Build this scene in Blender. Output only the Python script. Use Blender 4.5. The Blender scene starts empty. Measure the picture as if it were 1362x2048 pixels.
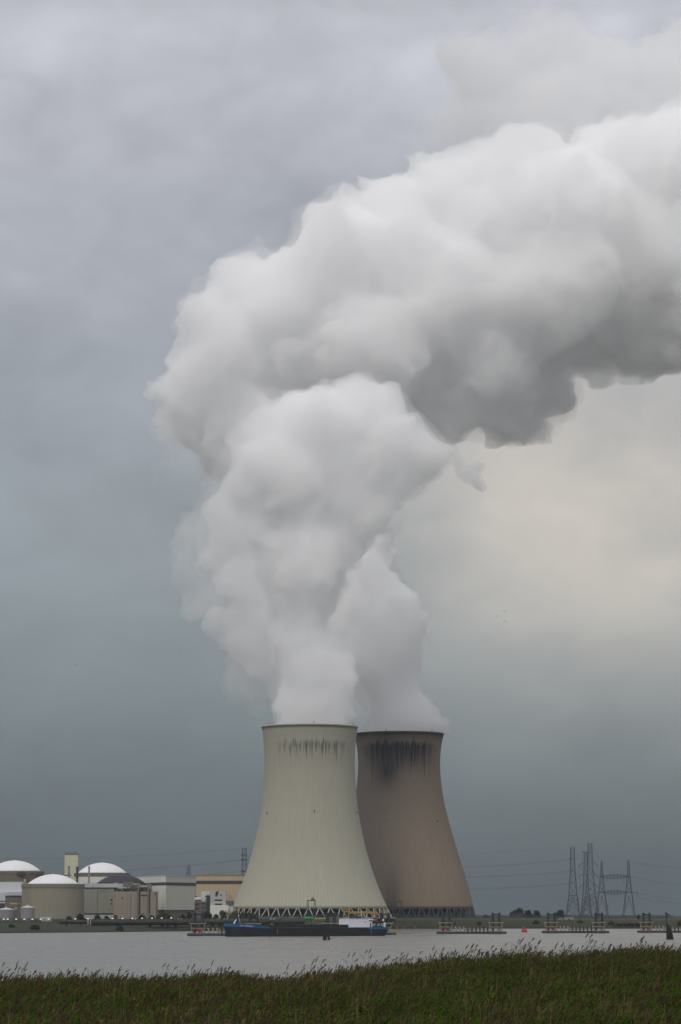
import bpy, bmesh, math, random
import numpy as np
from mathutils import Vector, Matrix
S = bpy.context.scene
COL = S.collection
R = math.radians

# ------------------------------------------------------------------ camera
CAM_Z = 11.75
FPX = 5930.0                       # focal length in pixels of the 1362 x 2048 photograph
PITCH = math.atan((1830 - 1024) / FPX)
cam_data = bpy.data.cameras.new('camera')
cam = bpy.data.objects.new('camera', cam_data); COL.objects.link(cam)
cam_data.sensor_fit = 'VERTICAL'; cam_data.sensor_height = 36.0; cam_data.sensor_width = 24.0
cam_data.lens = 36.0 * FPX / 2048
cam_data.clip_start = 1.0; cam_data.clip_end = 60000
cam.location = (0, 0, CAM_Z); cam.rotation_euler = (math.pi / 2 + PITCH, 0, 0)
S.camera = cam
S.render.resolution_x = 681; S.render.resolution_y = 1024
cy = S.cycles
cy.max_bounces = 32; cy.volume_bounces = 28; cy.diffuse_bounces = 3; cy.glossy_bounces = 3
cy.transparent_max_bounces = 12; cy.transmission_bounces = 4
cy.use_denoising = True; cy.sample_clamp_indirect = 6.0

# ------------------------------------------------------------------ light
SUN_EL, SUN_AZ = R(50), R(200)      # azimuth clockwise from +Y: behind the camera on its left
S.view_settings.view_transform = 'Standard'; S.view_settings.look = 'None'
S.view_settings.gamma = 1; S.view_settings.exposure = 0.0
sun_d = bpy.data.lights.new('sun', 'SUN'); sun = bpy.data.objects.new('sun', sun_d); COL.objects.link(sun)
sun_d.energy = 1.3; sun_d.angle = R(14); sun_d.color = (1.0, 0.97, 0.93)
_sd = Vector((math.sin(SUN_AZ) * math.cos(SUN_EL), math.cos(SUN_AZ) * math.cos(SUN_EL), math.sin(SUN_EL)))
sun.rotation_euler = (-_sd).to_track_quat('-Z', 'Y').to_euler(); sun.location = (0, 0, 900)

world = bpy.data.worlds.new('World'); S.world = world; world.use_nodes = True
wt = world.node_tree; wt.nodes.clear()
def wn(t, **k):
    n = wt.nodes.new(t)
    for a, b in k.items(): setattr(n, a, b)
    return n
def wl(a, b): wt.links.new(a, b)
def wmath(op, a, b=None, c=None, clamp=False):
    n = wn('ShaderNodeMath', operation=op, use_clamp=clamp)
    for i, v in enumerate((a, b, c)):
        if v is None: continue
        if isinstance(v, (int, float)): n.inputs[i].default_value = v
        else: wl(v, n.inputs[i])
    return n.outputs[0]
def srgb(r, g, b):
    f = lambda c: ((c / 255 + 0.055) / 1.055) ** 2.4 if c > 10 else c / 255 / 12.92
    return (f(r), f(g), f(b), 1)
def wmix(fac, a, b, mode='MIX'):
    n = wn('ShaderNodeMix', data_type='RGBA', blend_type=mode)
    if isinstance(fac, (int, float)): n.inputs[0].default_value = fac
    else: wl(fac, n.inputs[0])
    for i, v in ((6, a), (7, b)):
        if isinstance(v, tuple): n.inputs[i].default_value = v
        else: wl(v, n.inputs[i])
    return n.outputs[2]
out = wn('ShaderNodeOutputWorld'); bg = wn('ShaderNodeBackground')
sky = wn('ShaderNodeTexSky', sky_type='NISHITA', sun_disc=False, sun_elevation=SUN_EL, sun_rotation=SUN_AZ)
sky.altitude = 0; sky.air_density = 1; sky.dust_density = 3
skyb = wmix(1.0, sky.outputs[0], (0.10, 0.10, 0.10, 1), 'MULTIPLY')      # the clear sky above the clouds at strength 0.10
geo = wn('ShaderNodeTexCoord')
sep = wn('ShaderNodeSeparateXYZ'); wl(geo.outputs['Generated'], sep.inputs[0])
el = wmath('ARCSINE', sep.outputs[2])                              # elevation in radians
az = wmath('ARCTAN2', sep.outputs[0], sep.outputs[1])              # 0 = straight ahead, + = right
# overcast layer: brightness grows from a dark, far horizon up to a pale zenith
ramp = wn('ShaderNodeValToRGB'); ramp.color_ramp.interpolation = 'B_SPLINE'
wl(wmath('DIVIDE', el, math.pi / 2, clamp=True), ramp.inputs[0])
cr = ramp.color_ramp
stops = [(0.0, (80, 91, 97)), (0.016, (88, 99, 104)), (0.045, (120, 130, 134)), (0.085, (144, 152, 157)),
         (0.13, (172, 176, 184)), (0.19, (192, 192, 201)), (0.40, (228, 227, 231)), (1.0, (252, 251, 253))]
while len(cr.elements) < len(stops): cr.elements.new(0.5)
for e, (p, c) in zip(cr.elements, stops): e.position = p; e.color = srgb(*c)
# soft cloud structure, stretched along the horizon
mp = wn('ShaderNodeMapping'); wl(geo.outputs['Generated'], mp.inputs[0]); mp.inputs['Scale'].default_value = (1, 1, 1.7)
n1 = wn('ShaderNodeTexNoise'); wl(mp.outputs[0], n1.inputs['Vector'])
n1.inputs['Scale'].default_value = 9; n1.inputs['Detail'].default_value = 5; n1.inputs['Roughness'].default_value = 0.5
n1.inputs['Distortion'].default_value = 0.3
n2 = wn('ShaderNodeTexNoise'); wl(mp.outputs[0], n2.inputs['Vector'])
n2.inputs['Scale'].default_value = 31; n2.inputs['Detail'].default_value = 6; n2.inputs['Roughness'].default_value = 0.55; n2.inputs['Distortion'].default_value = 0.6
nn = wmath('MULTIPLY_ADD', wmath('SUBTRACT', n2.outputs[0], 0.5), 0.34, wmath('SUBTRACT', n1.outputs[0], 0.5))
cl = wmath('MULTIPLY_ADD', nn, wmath('MULTIPLY_ADD', el, 2.0, 0.55), 1.0)                # broken grey cloud, more contrast higher up
# the break in the clouds low on the right
d1 = wmath('DIVIDE', wmath('SUBTRACT', az, 0.095), 0.085)
d2 = wmath('DIVIDE', wmath('SUBTRACT', el, 0.142), 0.058)
glow = wmath('POWER', 2.718, wmath('MULTIPLY', wmath('ADD', wmath('MULTIPLY', d1, d1), wmath('MULTIPLY', d2, d2)), -1.0))
base = wmix(1.0, ramp.outputs[0], wn('ShaderNodeCombineColor').outputs[0], 'MULTIPLY')
cc = [n for n in wt.nodes if n.bl_idname == 'ShaderNodeCombineColor'][0]
for i in range(3): wl(cl, cc.inputs[i])
warm = wmix(wmath('MULTIPLY', glow, wmath('MULTIPLY_ADD', nn, 1.5, 0.72), clamp=True), base, srgb(219, 209, 196))
fin = wmix(0.93, skyb, warm)
wl(fin, bg.inputs[0]); bg.inputs[1].default_value = 1.0
wl(bg.outputs[0], out.inputs[0])

# ------------------------------------------------------------------ helpers
def at(px, py, Y):
    """the point at depth Y that the photograph shows at pixel px, py"""
    x = (px - 681) / FPX; v = (1024 - py) / FPX
    d = Vector((x, math.cos(PITCH) - v * math.sin(PITCH), math.sin(PITCH) + v * math.cos(PITCH)))
    d *= Y / d.y
    return Vector((d.x, d.y, d.z + CAM_Z))
def wx(px, Y): return at(px, 1830, Y).x
def wz(py, Y): return at(681, py, Y).z
def tag(o, label=None, cat=None, group=None, kind=None):
    if label: o['label'] = label
    if cat: o['category'] = cat
    if group: o['group'] = group
    if kind: o['kind'] = kind
    return o
def thing(name, label, cat, loc=(0, 0, 0), group=None, rz=0):
    o = bpy.data.objects.new(name, None); COL.objects.link(o); o.empty_display_size = 0.5
    o.location = loc; o.rotation_euler = (0, 0, rz)
    return tag(o, label, cat, group)
def link(name, me, mat=None, parent=None):
    o = bpy.data.objects.new(name, me); COL.objects.link(o)
    if mat and not me.materials: me.materials.append(mat)
    if parent: o.parent = parent
    return o
def pydata(name, v, f, mat=None, parent=None, smooth=False):
    me = bpy.data.meshes.new(name)
    v = np.asarray(v, np.float32); 
    me.from_pydata([tuple(map(float, a)) for a in v], [], [tuple(map(int, a)) for a in f]); me.update()
    if smooth: me.polygons.foreach_set('use_smooth', [True] * len(me.polygons))
    return link(name, me, mat, parent)
class MB:
    """collects boxes, bars, prisms and lathes into ONE mesh"""
    def __init__(self): self.v = []; self.f = []
    def add(self, v, f):
        n = len(self.v); self.v += [tuple(a) for a in v]; self.f += [tuple(i + n for i in a) for a in f]; return self
    def box(self, x0, y0, z0, x1, y1, z1):
        return self.add([(x0,y0,z0),(x1,y0,z0),(x1,y1,z0),(x0,y1,z0),(x0,y0,z1),(x1,y0,z1),(x1,y1,z1),(x0,y1,z1)],
                        [(0,3,2,1),(4,5,6,7),(0,1,5,4),(1,2,6,5),(2,3,7,6),(3,0,4,7)])
    def bar(self, a, b, w, n=4, w2=None):
        a = Vector(a); b = Vector(b); d = b - a
        if d.length < 1e-6: return self
        q = d.to_track_quat('Z', 'Y'); w2 = w if w2 is None else w2
        vs = []
        for p, r in ((a, w), (b, w2)):
            for k in range(n):
                t = 2 * math.pi * (k + .5) / n
                vs.append(p + q @ Vector((r * math.cos(t), r * math.sin(t), 0)))
        fs = [(k, (k + 1) % n, n + (k + 1) % n, n + k) for k in range(n)]
        fs += [tuple(range(n - 1, -1, -1)), tuple(range(n, 2 * n))]
        return self.add(vs, fs)
    def path(self, pts, w, n=6):
        for a, b in zip(pts[:-1], pts[1:]): self.bar(a, b, w, n)
        return self
    def lathe(self, prof, n=48, c=(0, 0), cap=True):
        vs = []; fs = []
        for (r, z) in prof:
            for k in range(n):
                t = 2 * math.pi * k / n; vs.append((c[0] + r * math.cos(t), c[1] + r * math.sin(t), z))
        for j in range(len(prof) - 1):
            for k in range(n):
                fs.append((j * n + k, j * n + (k + 1) % n, (j + 1) * n + (k + 1) % n, (j + 1) * n + k))
        if cap: fs += [tuple(range(n - 1, -1, -1)), tuple((len(prof) - 1) * n + k for k in range(n))]
        return self.add(vs, fs)
    def prism(self, poly, y0, y1):
        """poly: list of (x, z), extruded along y"""
        n = len(poly)
        vs = [(x, y0, z) for x, z in poly] + [(x, y1, z) for x, z in poly]
        fs = [tuple(range(n)), tuple(range(2 * n - 1, n - 1, -1))] + [(k + n, (k + 1) % n + n, (k + 1) % n, k) for k in range(n)]
        return self.add(vs, fs)
    def build(self, name, mat, parent=None, smooth=False, local=False):
        v = self.v
        if parent and not local:                      # the shapes were given in world metres: bring them to the thing's own base
            o = Vector((0, 0, 0)); q = parent
            while q: o += q.location; q = q.parent
            v = [(a[0] - o.x, a[1] - o.y, a[2] - o.z) for a in v]
        return pydata(name, v, self.f, mat, parent, smooth)

# ------------------------------------------------------------------ materials
class NT:
    def __init__(self, name):
        self.m = bpy.data.materials.new(name); self.m.use_nodes = True; self.t = self.m.node_tree; self.t.nodes.clear()
        self.out = self.n('ShaderNodeOutputMaterial')
    def n(self, ty, ins=None, **k):
        x = self.t.nodes.new(ty)
        for a, b in k.items(): setattr(x, a, b)
        for a, b in (ins or {}).items(): self.set(x.inputs[a], b)
        return x
    def set(self, sock, v):
        if hasattr(v, 'is_output'): self.t.links.new(v, sock)
        else: sock.default_value = v
    def math(self, op, a, b=0.0, c=None, clamp=False):
        x = self.n('ShaderNodeMath', operation=op, use_clamp=clamp); self.set(x.inputs[0], a); self.set(x.inputs[1], b)
        if c is not None: self.set(x.inputs[2], c)
        return x.outputs[0]
    def mix(self, fac, a, b, mode='MIX'):
        x = self.n('ShaderNodeMix', data_type='RGBA', blend_type=mode)
        self.set(x.inputs[0], fac)
        self.set(x.inputs[6], a if hasattr(a, 'is_output') else (*a[:3], 1)); self.set(x.inputs[7], b if hasattr(b, 'is_output') else (*b[:3], 1))
        return x.outputs[2]
    def noise(self, scale, detail=4, rough=0.55, vec=None, dist=0.0):
        x = self.n('ShaderNodeTexNoise', {'Scale': scale, 'Detail': detail, 'Roughness': rough, 'Distortion': dist})
        if vec is not None: self.set(x.inputs['Vector'], vec)
        return x.outputs[0]
    def ramp(self, fac, stops, interp='LINEAR'):
        x = self.n('ShaderNodeValToRGB'); self.set(x.inputs[0], fac); r = x.color_ramp; r.interpolation = interp
        while len(r.elements) < len(stops): r.elements.new(0.5)
        for e, (p, c) in zip(r.elements, stops): e.position = p; e.color = (*c[:3], 1) if hasattr(c, '__len__') else (c, c, c, 1)
        return x.outputs[0]
    def coord(self, which='Object'): return self.n('ShaderNodeTexCoord').outputs[which]
    def scaled(self, sx, sy, sz, which='Object'):
        return self.n('ShaderNodeMapping', {'Vector': self.coord(which), 'Scale': (sx, sy, sz)}).outputs[0]
    def bump(self, h, strength=0.3, dist=0.1):
        return self.n('ShaderNodeBump', {'Height': h, 'Strength': strength, 'Distance': dist}).outputs[0]
    def bsdf(self, col, rough=0.8, metal=0.0, normal=None, spec=0.3, **k):
        b = self.n('ShaderNodeBsdfPrincipled')
        self.set(b.inputs['Base Color'], col if hasattr(col, 'is_output') else (*col[:3], 1))
        self.set(b.inputs['Roughness'], rough); self.set(b.inputs['Metallic'], metal); self.set(b.inputs['Specular IOR Level'], spec)
        if normal is not None: self.set(b.inputs['Normal'], normal)
        for a, v in k.items(): self.set(b.inputs[a.replace('_', ' ')], v)
        self.t.links.new(b.outputs[0], self.out.inputs[0]); return self.m
def plain(name, col, var=0.18, scale=0.6, rough=0.75, metal=0.0, stretch=(1, 1, 1)):
    """a weathered plain surface: base colour broken up by grime of two sizes, longest downwards"""
    t = NT(name)
    v = t.scaled(*stretch)
    a = t.noise(scale, 6, 0.65, v); s = t.noise(scale * 6, 3, 0.5, v)
    f = t.math('ADD', t.math('MULTIPLY', a, 0.7), t.math('MULTIPLY', s, 0.3))
    lo = tuple(c * (1 - 2 * var) for c in col); hi = tuple(min(1, c * (1 + 2 * var)) for c in col)
    return t.bsdf(t.ramp(f, [(0.25, lo), (0.75, hi)]), rough, metal, t.bump(f, 0.15, 0.05))

# gradient noise for shaping meshes
_rng = np.random.default_rng(7)
_perm = _rng.permutation(512); _grad = _rng.normal(size=(512, 3)); _grad /= np.linalg.norm(_grad, axis=1)[:, None]
def perlin(p):
    i = np.floor(p).astype(int); f = p - i; u = f * f * f * (f * (f * 6 - 15) + 10)
    r = np.zeros(len(p))
    for dx in (0, 1):
        for dy in (0, 1):
            for dz in (0, 1):
                h = _perm[(_perm[(_perm[(i[:, 0] + dx) % 512] + i[:, 1] + dy) % 512] + i[:, 2] + dz) % 512]
                d = ((f - (dx, dy, dz)) * _grad[h]).sum(1)
                w = (u[:, 0] if dx else 1 - u[:, 0]) * (u[:, 1] if dy else 1 - u[:, 1]) * (u[:, 2] if dz else 1 - u[:, 2])
                r += w * d
    return r
Y1, Y2 = 2600.0, 2795.0            # distances of the two cooling towers
# ------------------------------------------------------------------ water, far bank, near bank
def grid(name, X, Y, Z, mat, smooth=True):
    ny, nx = Z.shape
    v = np.stack([X, Y, Z], -1).reshape(-1, 3)
    f = [(j * nx + i, j * nx + i + 1, (j + 1) * nx + i + 1, (j + 1) * nx + i) for j in range(ny - 1) for i in range(nx - 1)]
    return pydata(name, v, f, mat, None, smooth)
t = NT('estuary_water')
v = t.scaled(0.25, 0.09, 1); v2 = t.scaled(0.016, 0.0055, 1); v3 = t.scaled(1.3, 0.5, 1)
h = t.math('ADD', t.math('MULTIPLY', t.noise(1.0, 5, 0.6, v), 1.0), t.math('MULTIPLY', t.noise(1.0, 3, 0.6, v3), 0.35))
patch = t.noise(1.0, 4, 0.6, v2)
wcol = t.ramp(patch, [(0.3, (0.085, 0.083, 0.068)), (0.7, (0.125, 0.120, 0.100))])
M_WATER = t.bsdf(wcol, t.math('MULTIPLY_ADD', patch, 0.40, 0.10), 0, t.bump(h, 0.75, 0.9), spec=0.5)
ys = np.concatenate([np.linspace(-60, 400, 24), np.geomspace(420, 3300, 40)])
xs = np.concatenate([np.linspace(-2500, -500, 12), np.linspace(-460, 460, 60), np.linspace(500, 2500, 12)])
X, Y = np.meshgrid(xs, ys)
o = grid('water', X, Y, np.zeros_like(X), M_WATER); tag(o, kind='structure')

SH = [(-3600, 1900), (-260, 1925), (-222, 1935), (-165, 2040), (-118, 2170), (-47, 2300), (8, 2450), (51, 2560), (95, 2585), (296, 2590), (420, 2600), (3600, 2690)]
def shore(x): return np.interp(x, [a for a, b in SH], [b for a, b in SH])
def far_z(x, y):
    d = y - shore(x); w = np.clip((np.asarray(x) + 120) / 120, 0, 1)      # 0 left: long low slope, 1 right: short dike
    zl = np.interp(d, [-30, 0, 4, 60, 200, 380, 600], [-2, 0, 0.8, 2.6, 5.6, 8.2, 9.2])
    zr = np.interp(d, [-30, 0, 8, 40, 62, 90, 140], [-2, 0, 2.0, 6.3, 8.2, 8.8, 9.2])
    return zl * (1 - w) + zr * w
xs = np.concatenate([np.linspace(-3500, -320, 24), np.linspace(-300, 380, 171), np.linspace(400, 3500, 24)])
ds = np.concatenate([np.linspace(-28, 0, 4), np.linspace(4, 220, 55), np.linspace(230, 700, 30), np.geomspace(760, 5000, 12)])
X, D = np.meshgrid(xs, ds); Y = shore(X) + D
Z = far_z(X, Y); P = np.stack([X.ravel() / 9, Y.ravel() / 9, 0 * X.ravel() + .5], 1)
Z = Z + (perlin(P) * 0.55 + perlin(P * 2.7) * 0.3).reshape(X.shape) * np.clip(D / 10, 0, 1) * (D < 700)
t = NT('far_bank_grass')
pz = t.n('ShaderNodeSeparateXYZ', {0: t.n('ShaderNodeNewGeometry').outputs['Position']}).outputs
n1 = t.noise(0.05, 6, 0.65, t.coord()); n2 = t.noise(0.35, 4, 0.6, t.coord())
zz = t.math('ADD', pz[2], t.math('MULTIPLY', t.math('SUBTRACT', n2, 0.5), 2.2))
c = t.ramp(t.math('DIVIDE', zz, 10.0), [(0.0, (0.016, 0.015, 0.015)), (0.10, (0.020, 0.019, 0.016)), (0.17, (0.022, 0.028, 0.012)), (0.50, (0.030, 0.038, 0.015)),
                                        (0.74, (0.036, 0.042, 0.017)), (0.83, (0.140, 0.105, 0.046)), (0.91, (0.036, 0.040, 0.020)), (1.0, (0.032, 0.036, 0.020))])
c = t.mix(t.math('MULTIPLY', n1, 0.55), c, (0.038, 0.040, 0.016)); c = t.mix(t.math('GREATER_THAN', n2, 0.62), c, (0.018, 0.025, 0.012))
c = t.mix(1.0, c, (0.62, 0.62, 0.60), 'MULTIPLY')
o = grid('far_bank', X, Y, Z, t.bsdf(c, 0.95, 0, t.bump(n2, 0.6, 0.8))); tag(o, kind='structure')

# the reed bank the photograph was taken from
EDGE = [(-200, 1950), (0, 1950), (200, 1947), (400, 1944), (560, 1942), (640, 1938), (720, 1926), (800, 1917), (860, 1912), (930, 1900), (1000, 1901), (1100, 1903), (1250, 1892), (1362, 1882), (1600, 1870)]
EDGE_Y = 132.0
def reed_top(x, y):
    px = 681 + np.asarray(x) * FPX / EDGE_Y
    ze = CAM_Z - (np.interp(px, [a for a, b in EDGE], [b for a, b in EDGE]) + 1 - 1830) / FPX * EDGE_Y
    zb = 9.30
    k = np.clip((np.asarray(y) - 60) / (EDGE_Y - 60), -0.4, 1.0); k = np.where(k > 0, k ** 1.3, k)
    return zb + (ze - zb) * np.maximum(k, 0) - np.maximum(0, 60 - np.asarray(y)) * 0.02
def near_z(x, y):
    z = reed_top(x, y) - 2.0
    return np.where(y > EDGE_Y + 2, z - (y - EDGE_Y - 2) * 0.62, z)
xs = np.linspace(-160, 160, 161); ys = np.concatenate([np.linspace(-8, 134, 60), np.linspace(135.5, 150, 10)])
X, Y = np.meshgrid(xs, ys)
Z = near_z(X, Y); Z[Y > 134] = np.maximum(Z[Y > 134], -1.5)
P = np.stack([X.ravel() / 3, Y.ravel() / 3, 0 * X.ravel() + .5], 1); Z = Z + perlin(P).reshape(X.shape) * 0.15
M_SOIL = plain('marsh_soil', (0.035, 0.030, 0.018), 0.25, 0.8, 0.95)
o = grid('near_bank', X, Y, Z, M_SOIL); tag(o, kind='structure')

# ------------------------------------------------------------------ reeds
def leafmat(name, ca, cb, cd, trans=0.25):
    t = NT(name); r = t.n('ShaderNodeObjectInfo').outputs['Random']; n = t.noise(3.0, 3, 0.6, t.coord())
    c = t.mix(t.math('ADD', t.math('MULTIPLY', r, 0.6), t.math('MULTIPLY', n, 0.4)), ca, cb); c = t.mix(t.math('GREATER_THAN', r, 0.86), c, cd)
    a = t.n('ShaderNodeBsdfDiffuse', {'Color': c, 'Roughness': 0.6}); b = t.n('ShaderNodeBsdfTranslucent', {'Color': c})
    m = t.n('ShaderNodeMixShader', {0: trans, 1: a.outputs[0], 2: b.outputs[0]}); t.t.links.new(m.outputs[0], t.out.inputs[0]); return t.m
M_REEDLEAF = leafmat('reed_leaf', (0.026, 0.058, 0.007), (0.062, 0.094, 0.015), (0.125, 0.105, 0.032))
M_STALK = leafmat('reed_stalk', (0.075, 0.075, 0.028), (0.130, 0.108, 0.050), (0.20, 0.16, 0.085), 0.1)
M_HEAD = leafmat('reed_head', (0.070, 0.045, 0.028), (0.105, 0.072, 0.045), (0.13, 0.098, 0.060), 0.2)
rr = random.Random(5)
def reed(mbs, x, y, H, plume, lean):
    st, lf, hd = mbs
    bend = lambda s: Vector((x + lean[0] * s * s * H, y + lean[1] * s * s * H, H * s * (1 - 0.12 * s * s)))
    ps = [bend(s) for s in (0, 0.35, 0.65, 0.85, 1.0)]
    for i, (a, b) in enumerate(zip(ps[:-1], ps[1:])): st.bar(a, b, 0.0095 - 0.0013 * i, 3, 0.0082 - 0.0013 * i)
    for k in range(rr.randint(6, 10)):
        s = rr.uniform(0.25, 0.93); p = bend(s); a = rr.uniform(-1.5, 1.5); L = rr.uniform(0.30, 0.62); w = rr.uniform(0.010, 0.019)
        d = Vector((math.cos(a), math.sin(a), 0)); up = rr.uniform(0.25, 0.9); side = Vector((-d.y, d.x, rr.uniform(-0.6, 0.6))).normalized()
        q1 = p + (d * 0.5 + Vector((0, 0, 0.5 * up))) * L; q2 = p + (d * 1.0 + Vector((0, 0, up * 0.55 - rr.uniform(0, 0.35)))) * L
        n = len(lf.v)
        lf.add([p - side * w * .6, p + side * w * .6, q1 - side * w, q1 + side * w, q2], [(0, 1, 3, 2), (2, 3, 4)])
    if plume:
        p = bend(1.0); L = rr.uniform(0.12, 0.24); d0 = Vector((rr.uniform(0.05, .55) + lean[0] * 1.2, lean[1], 0.9)).normalized()
        for k in range(16):
            s = k / 16; b = p + d0 * L * s * 0.9 + Vector((0.05 * s * s, 0, -0.02 * s * s)); a = rr.uniform(0, 6.28); sp = (0.06 + 0.5 * s * (1 - s)) * L * 0.5
            e = b + Vector((math.cos(a) * sp + 0.02, math.sin(a) * sp, rr.uniform(-0.05, 0.06))) + d0 * L * 0.22
            sd = (e - b).cross(Vector((rr.uniform(-1, 1), 1, 0.3))).normalized() * rr.uniform(0.008, 0.016)
            hd.add([b - sd, b + sd, e + sd * .4, e - sd * .4], [(0, 1, 2, 3)])
def clump(i, kind):
    st, lf, hd = MB(), MB(), MB()
    n = 7 if kind == 0 else 8
    for k in range(n):
        H = rr.uniform(1.50, 2.12) if kind == 0 else rr.uniform(1.30, 1.85)
        if kind == 2: H = rr.uniform(2.25, 2.7)
        if kind == 2 and k > 1: continue
        reed((st, lf, hd), rr.uniform(-.28, .28), rr.uniform(-.28, .28), H, kind == 2 or (kind == 0 and rr.random() < 0.24), (rr.uniform(-0.05, 0.22), rr.uniform(-0.10, 0.10)))
    for k in range(1 if kind == 0 else 0):                          # dead, leafless straw stalks from last year
        x, y = rr.uniform(-.3, .3), rr.uniform(-.3, .3); H = rr.uniform(1.5, 2.1); st.bar((x, y, 0), (x + rr.uniform(-.1, .35), y + rr.uniform(-.1, .1), H), .009, 3, .006)
    v = st.v + lf.v + hd.v; a, b = len(st.v), len(st.v) + len(lf.v)
    f = st.f + [tuple(i + a for i in q) for q in lf.f] + [tuple(i + b for i in q) for q in hd.f]
    me = bpy.data.meshes.new('reed_clump'); me.from_pydata([tuple(p) for p in v], [], f); me.update()
    for m in (M_STALK, M_REEDLEAF, M_HEAD): me.materials.append(m)
    me.polygons.foreach_set('material_index', np.array([0] * len(st.f) + [1] * len(lf.f) + [2] * len(hd.f), np.int32))
    o = bpy.data.objects.new('reed_clump_%02d' % i, me); return o
PROTO = bpy.data.collections.new('reed_prototypes')
kinds = [0] * 8 + [1] * 6 + [2] * 3
for i, k in enumerate(kinds): PROTO.objects.link(clump(i, k))
rg = np.random.default_rng(11)
pts = []; 
N = 56000
yy = rg.uniform(50, EDGE_Y + 1.5, N); xx = rg.uniform(-1, 1, N) * (yy * 0.118 + 12)
keep = rg.uniform(0, 1, N) < (yy * 0.118 + 12) / (EDGE_Y * 0.118 + 12)
xx, yy = xx[keep], yy[keep]
pn = 1.3 * perlin(np.stack([xx / 3.4, yy / 9.0, 0 * xx + 3.3], 1)) + 0.5 * perlin(np.stack([xx / 1.0, yy / 2.2, 0 * xx + 8.3], 1))
edge = np.clip((yy - 95) / 30, 0, 1)
idx = np.where(pn + rg.normal(0, 0.16, len(xx)) + 0.30 * edge > 0.06, rg.integers(0, 8, len(xx)), rg.integers(8, 14, len(xx)))
tall = rg.uniform(0, 1, len(xx)) < 0.005 + 0.010 * (edge > 0.75)
idx = np.where(tall, rg.integers(14, 17, len(xx)), idx)
zz = near_z(xx, yy) - 0.05
me = bpy.data.meshes.new('reeds'); me.from_pydata(np.stack([xx, yy, zz], 1).tolist(), [], []); me.update()
a = me.attributes.new('pick', 'INT', 'POINT'); a.data.foreach_set('value', idx.astype(np.int32))
a = me.attributes.new('turn', 'FLOAT_VECTOR', 'POINT'); a.data.foreach_set('vector', np.stack([0 * xx, 0 * xx, rg.uniform(-0.9, 0.9, len(xx))], 1).astype(np.float32).ravel())
a = me.attributes.new('size', 'FLOAT', 'POINT'); a.data.foreach_set('value', (rg.uniform(0.86, 1.12, len(xx)) * (1 + 0.16 * np.clip(pn, -1, 1))).astype(np.float32))
o = link('reeds', me); tag(o, 'dense green and brown reeds with feathery heads along the near bank', 'reeds', kind='stuff')
ng = bpy.data.node_groups.new('scatter_reeds', 'GeometryNodeTree'); ng.is_modifier = True
ng.interface.new_socket('Geometry', in_out='INPUT', socket_type='NodeSocketGeometry'); ng.interface.new_socket('Geometry', in_out='OUTPUT', socket_type='NodeSocketGeometry')
gi = ng.nodes.new('NodeGroupInput'); go = ng.nodes.new('NodeGroupOutput'); ip = ng.nodes.new('GeometryNodeInstanceOnPoints'); ci = ng.nodes.new('GeometryNodeCollectionInfo')
ci.inputs['Collection'].default_value = PROTO; ci.inputs['Separate Children'].default_value = True; ci.inputs['Reset Children'].default_value = True
ip.inputs['Pick Instance'].default_value = True
def named(nm, ty):
    n = ng.nodes.new('GeometryNodeInputNamedAttribute'); n.data_type = ty; n.inputs['Name'].default_value = nm; return [s for s in n.outputs if s.enabled][0]
L = ng.links.new
L(gi.outputs[0], ip.inputs['Points']); L(ci.outputs[0], ip.inputs['Instance']); L(named('pick', 'INT'), ip.inputs['Instance Index'])
er = ng.nodes.new('FunctionNodeEulerToRotation'); L(named('turn', 'FLOAT_VECTOR'), er.inputs[0]); L(er.outputs[0], ip.inputs['Rotation'])
L(named('size', 'FLOAT'), ip.inputs['Scale']); L(ip.outputs[0], go.inputs[0])
gm = o.modifiers.new('scatter', 'NODES'); gm.node_group = ng
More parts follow.
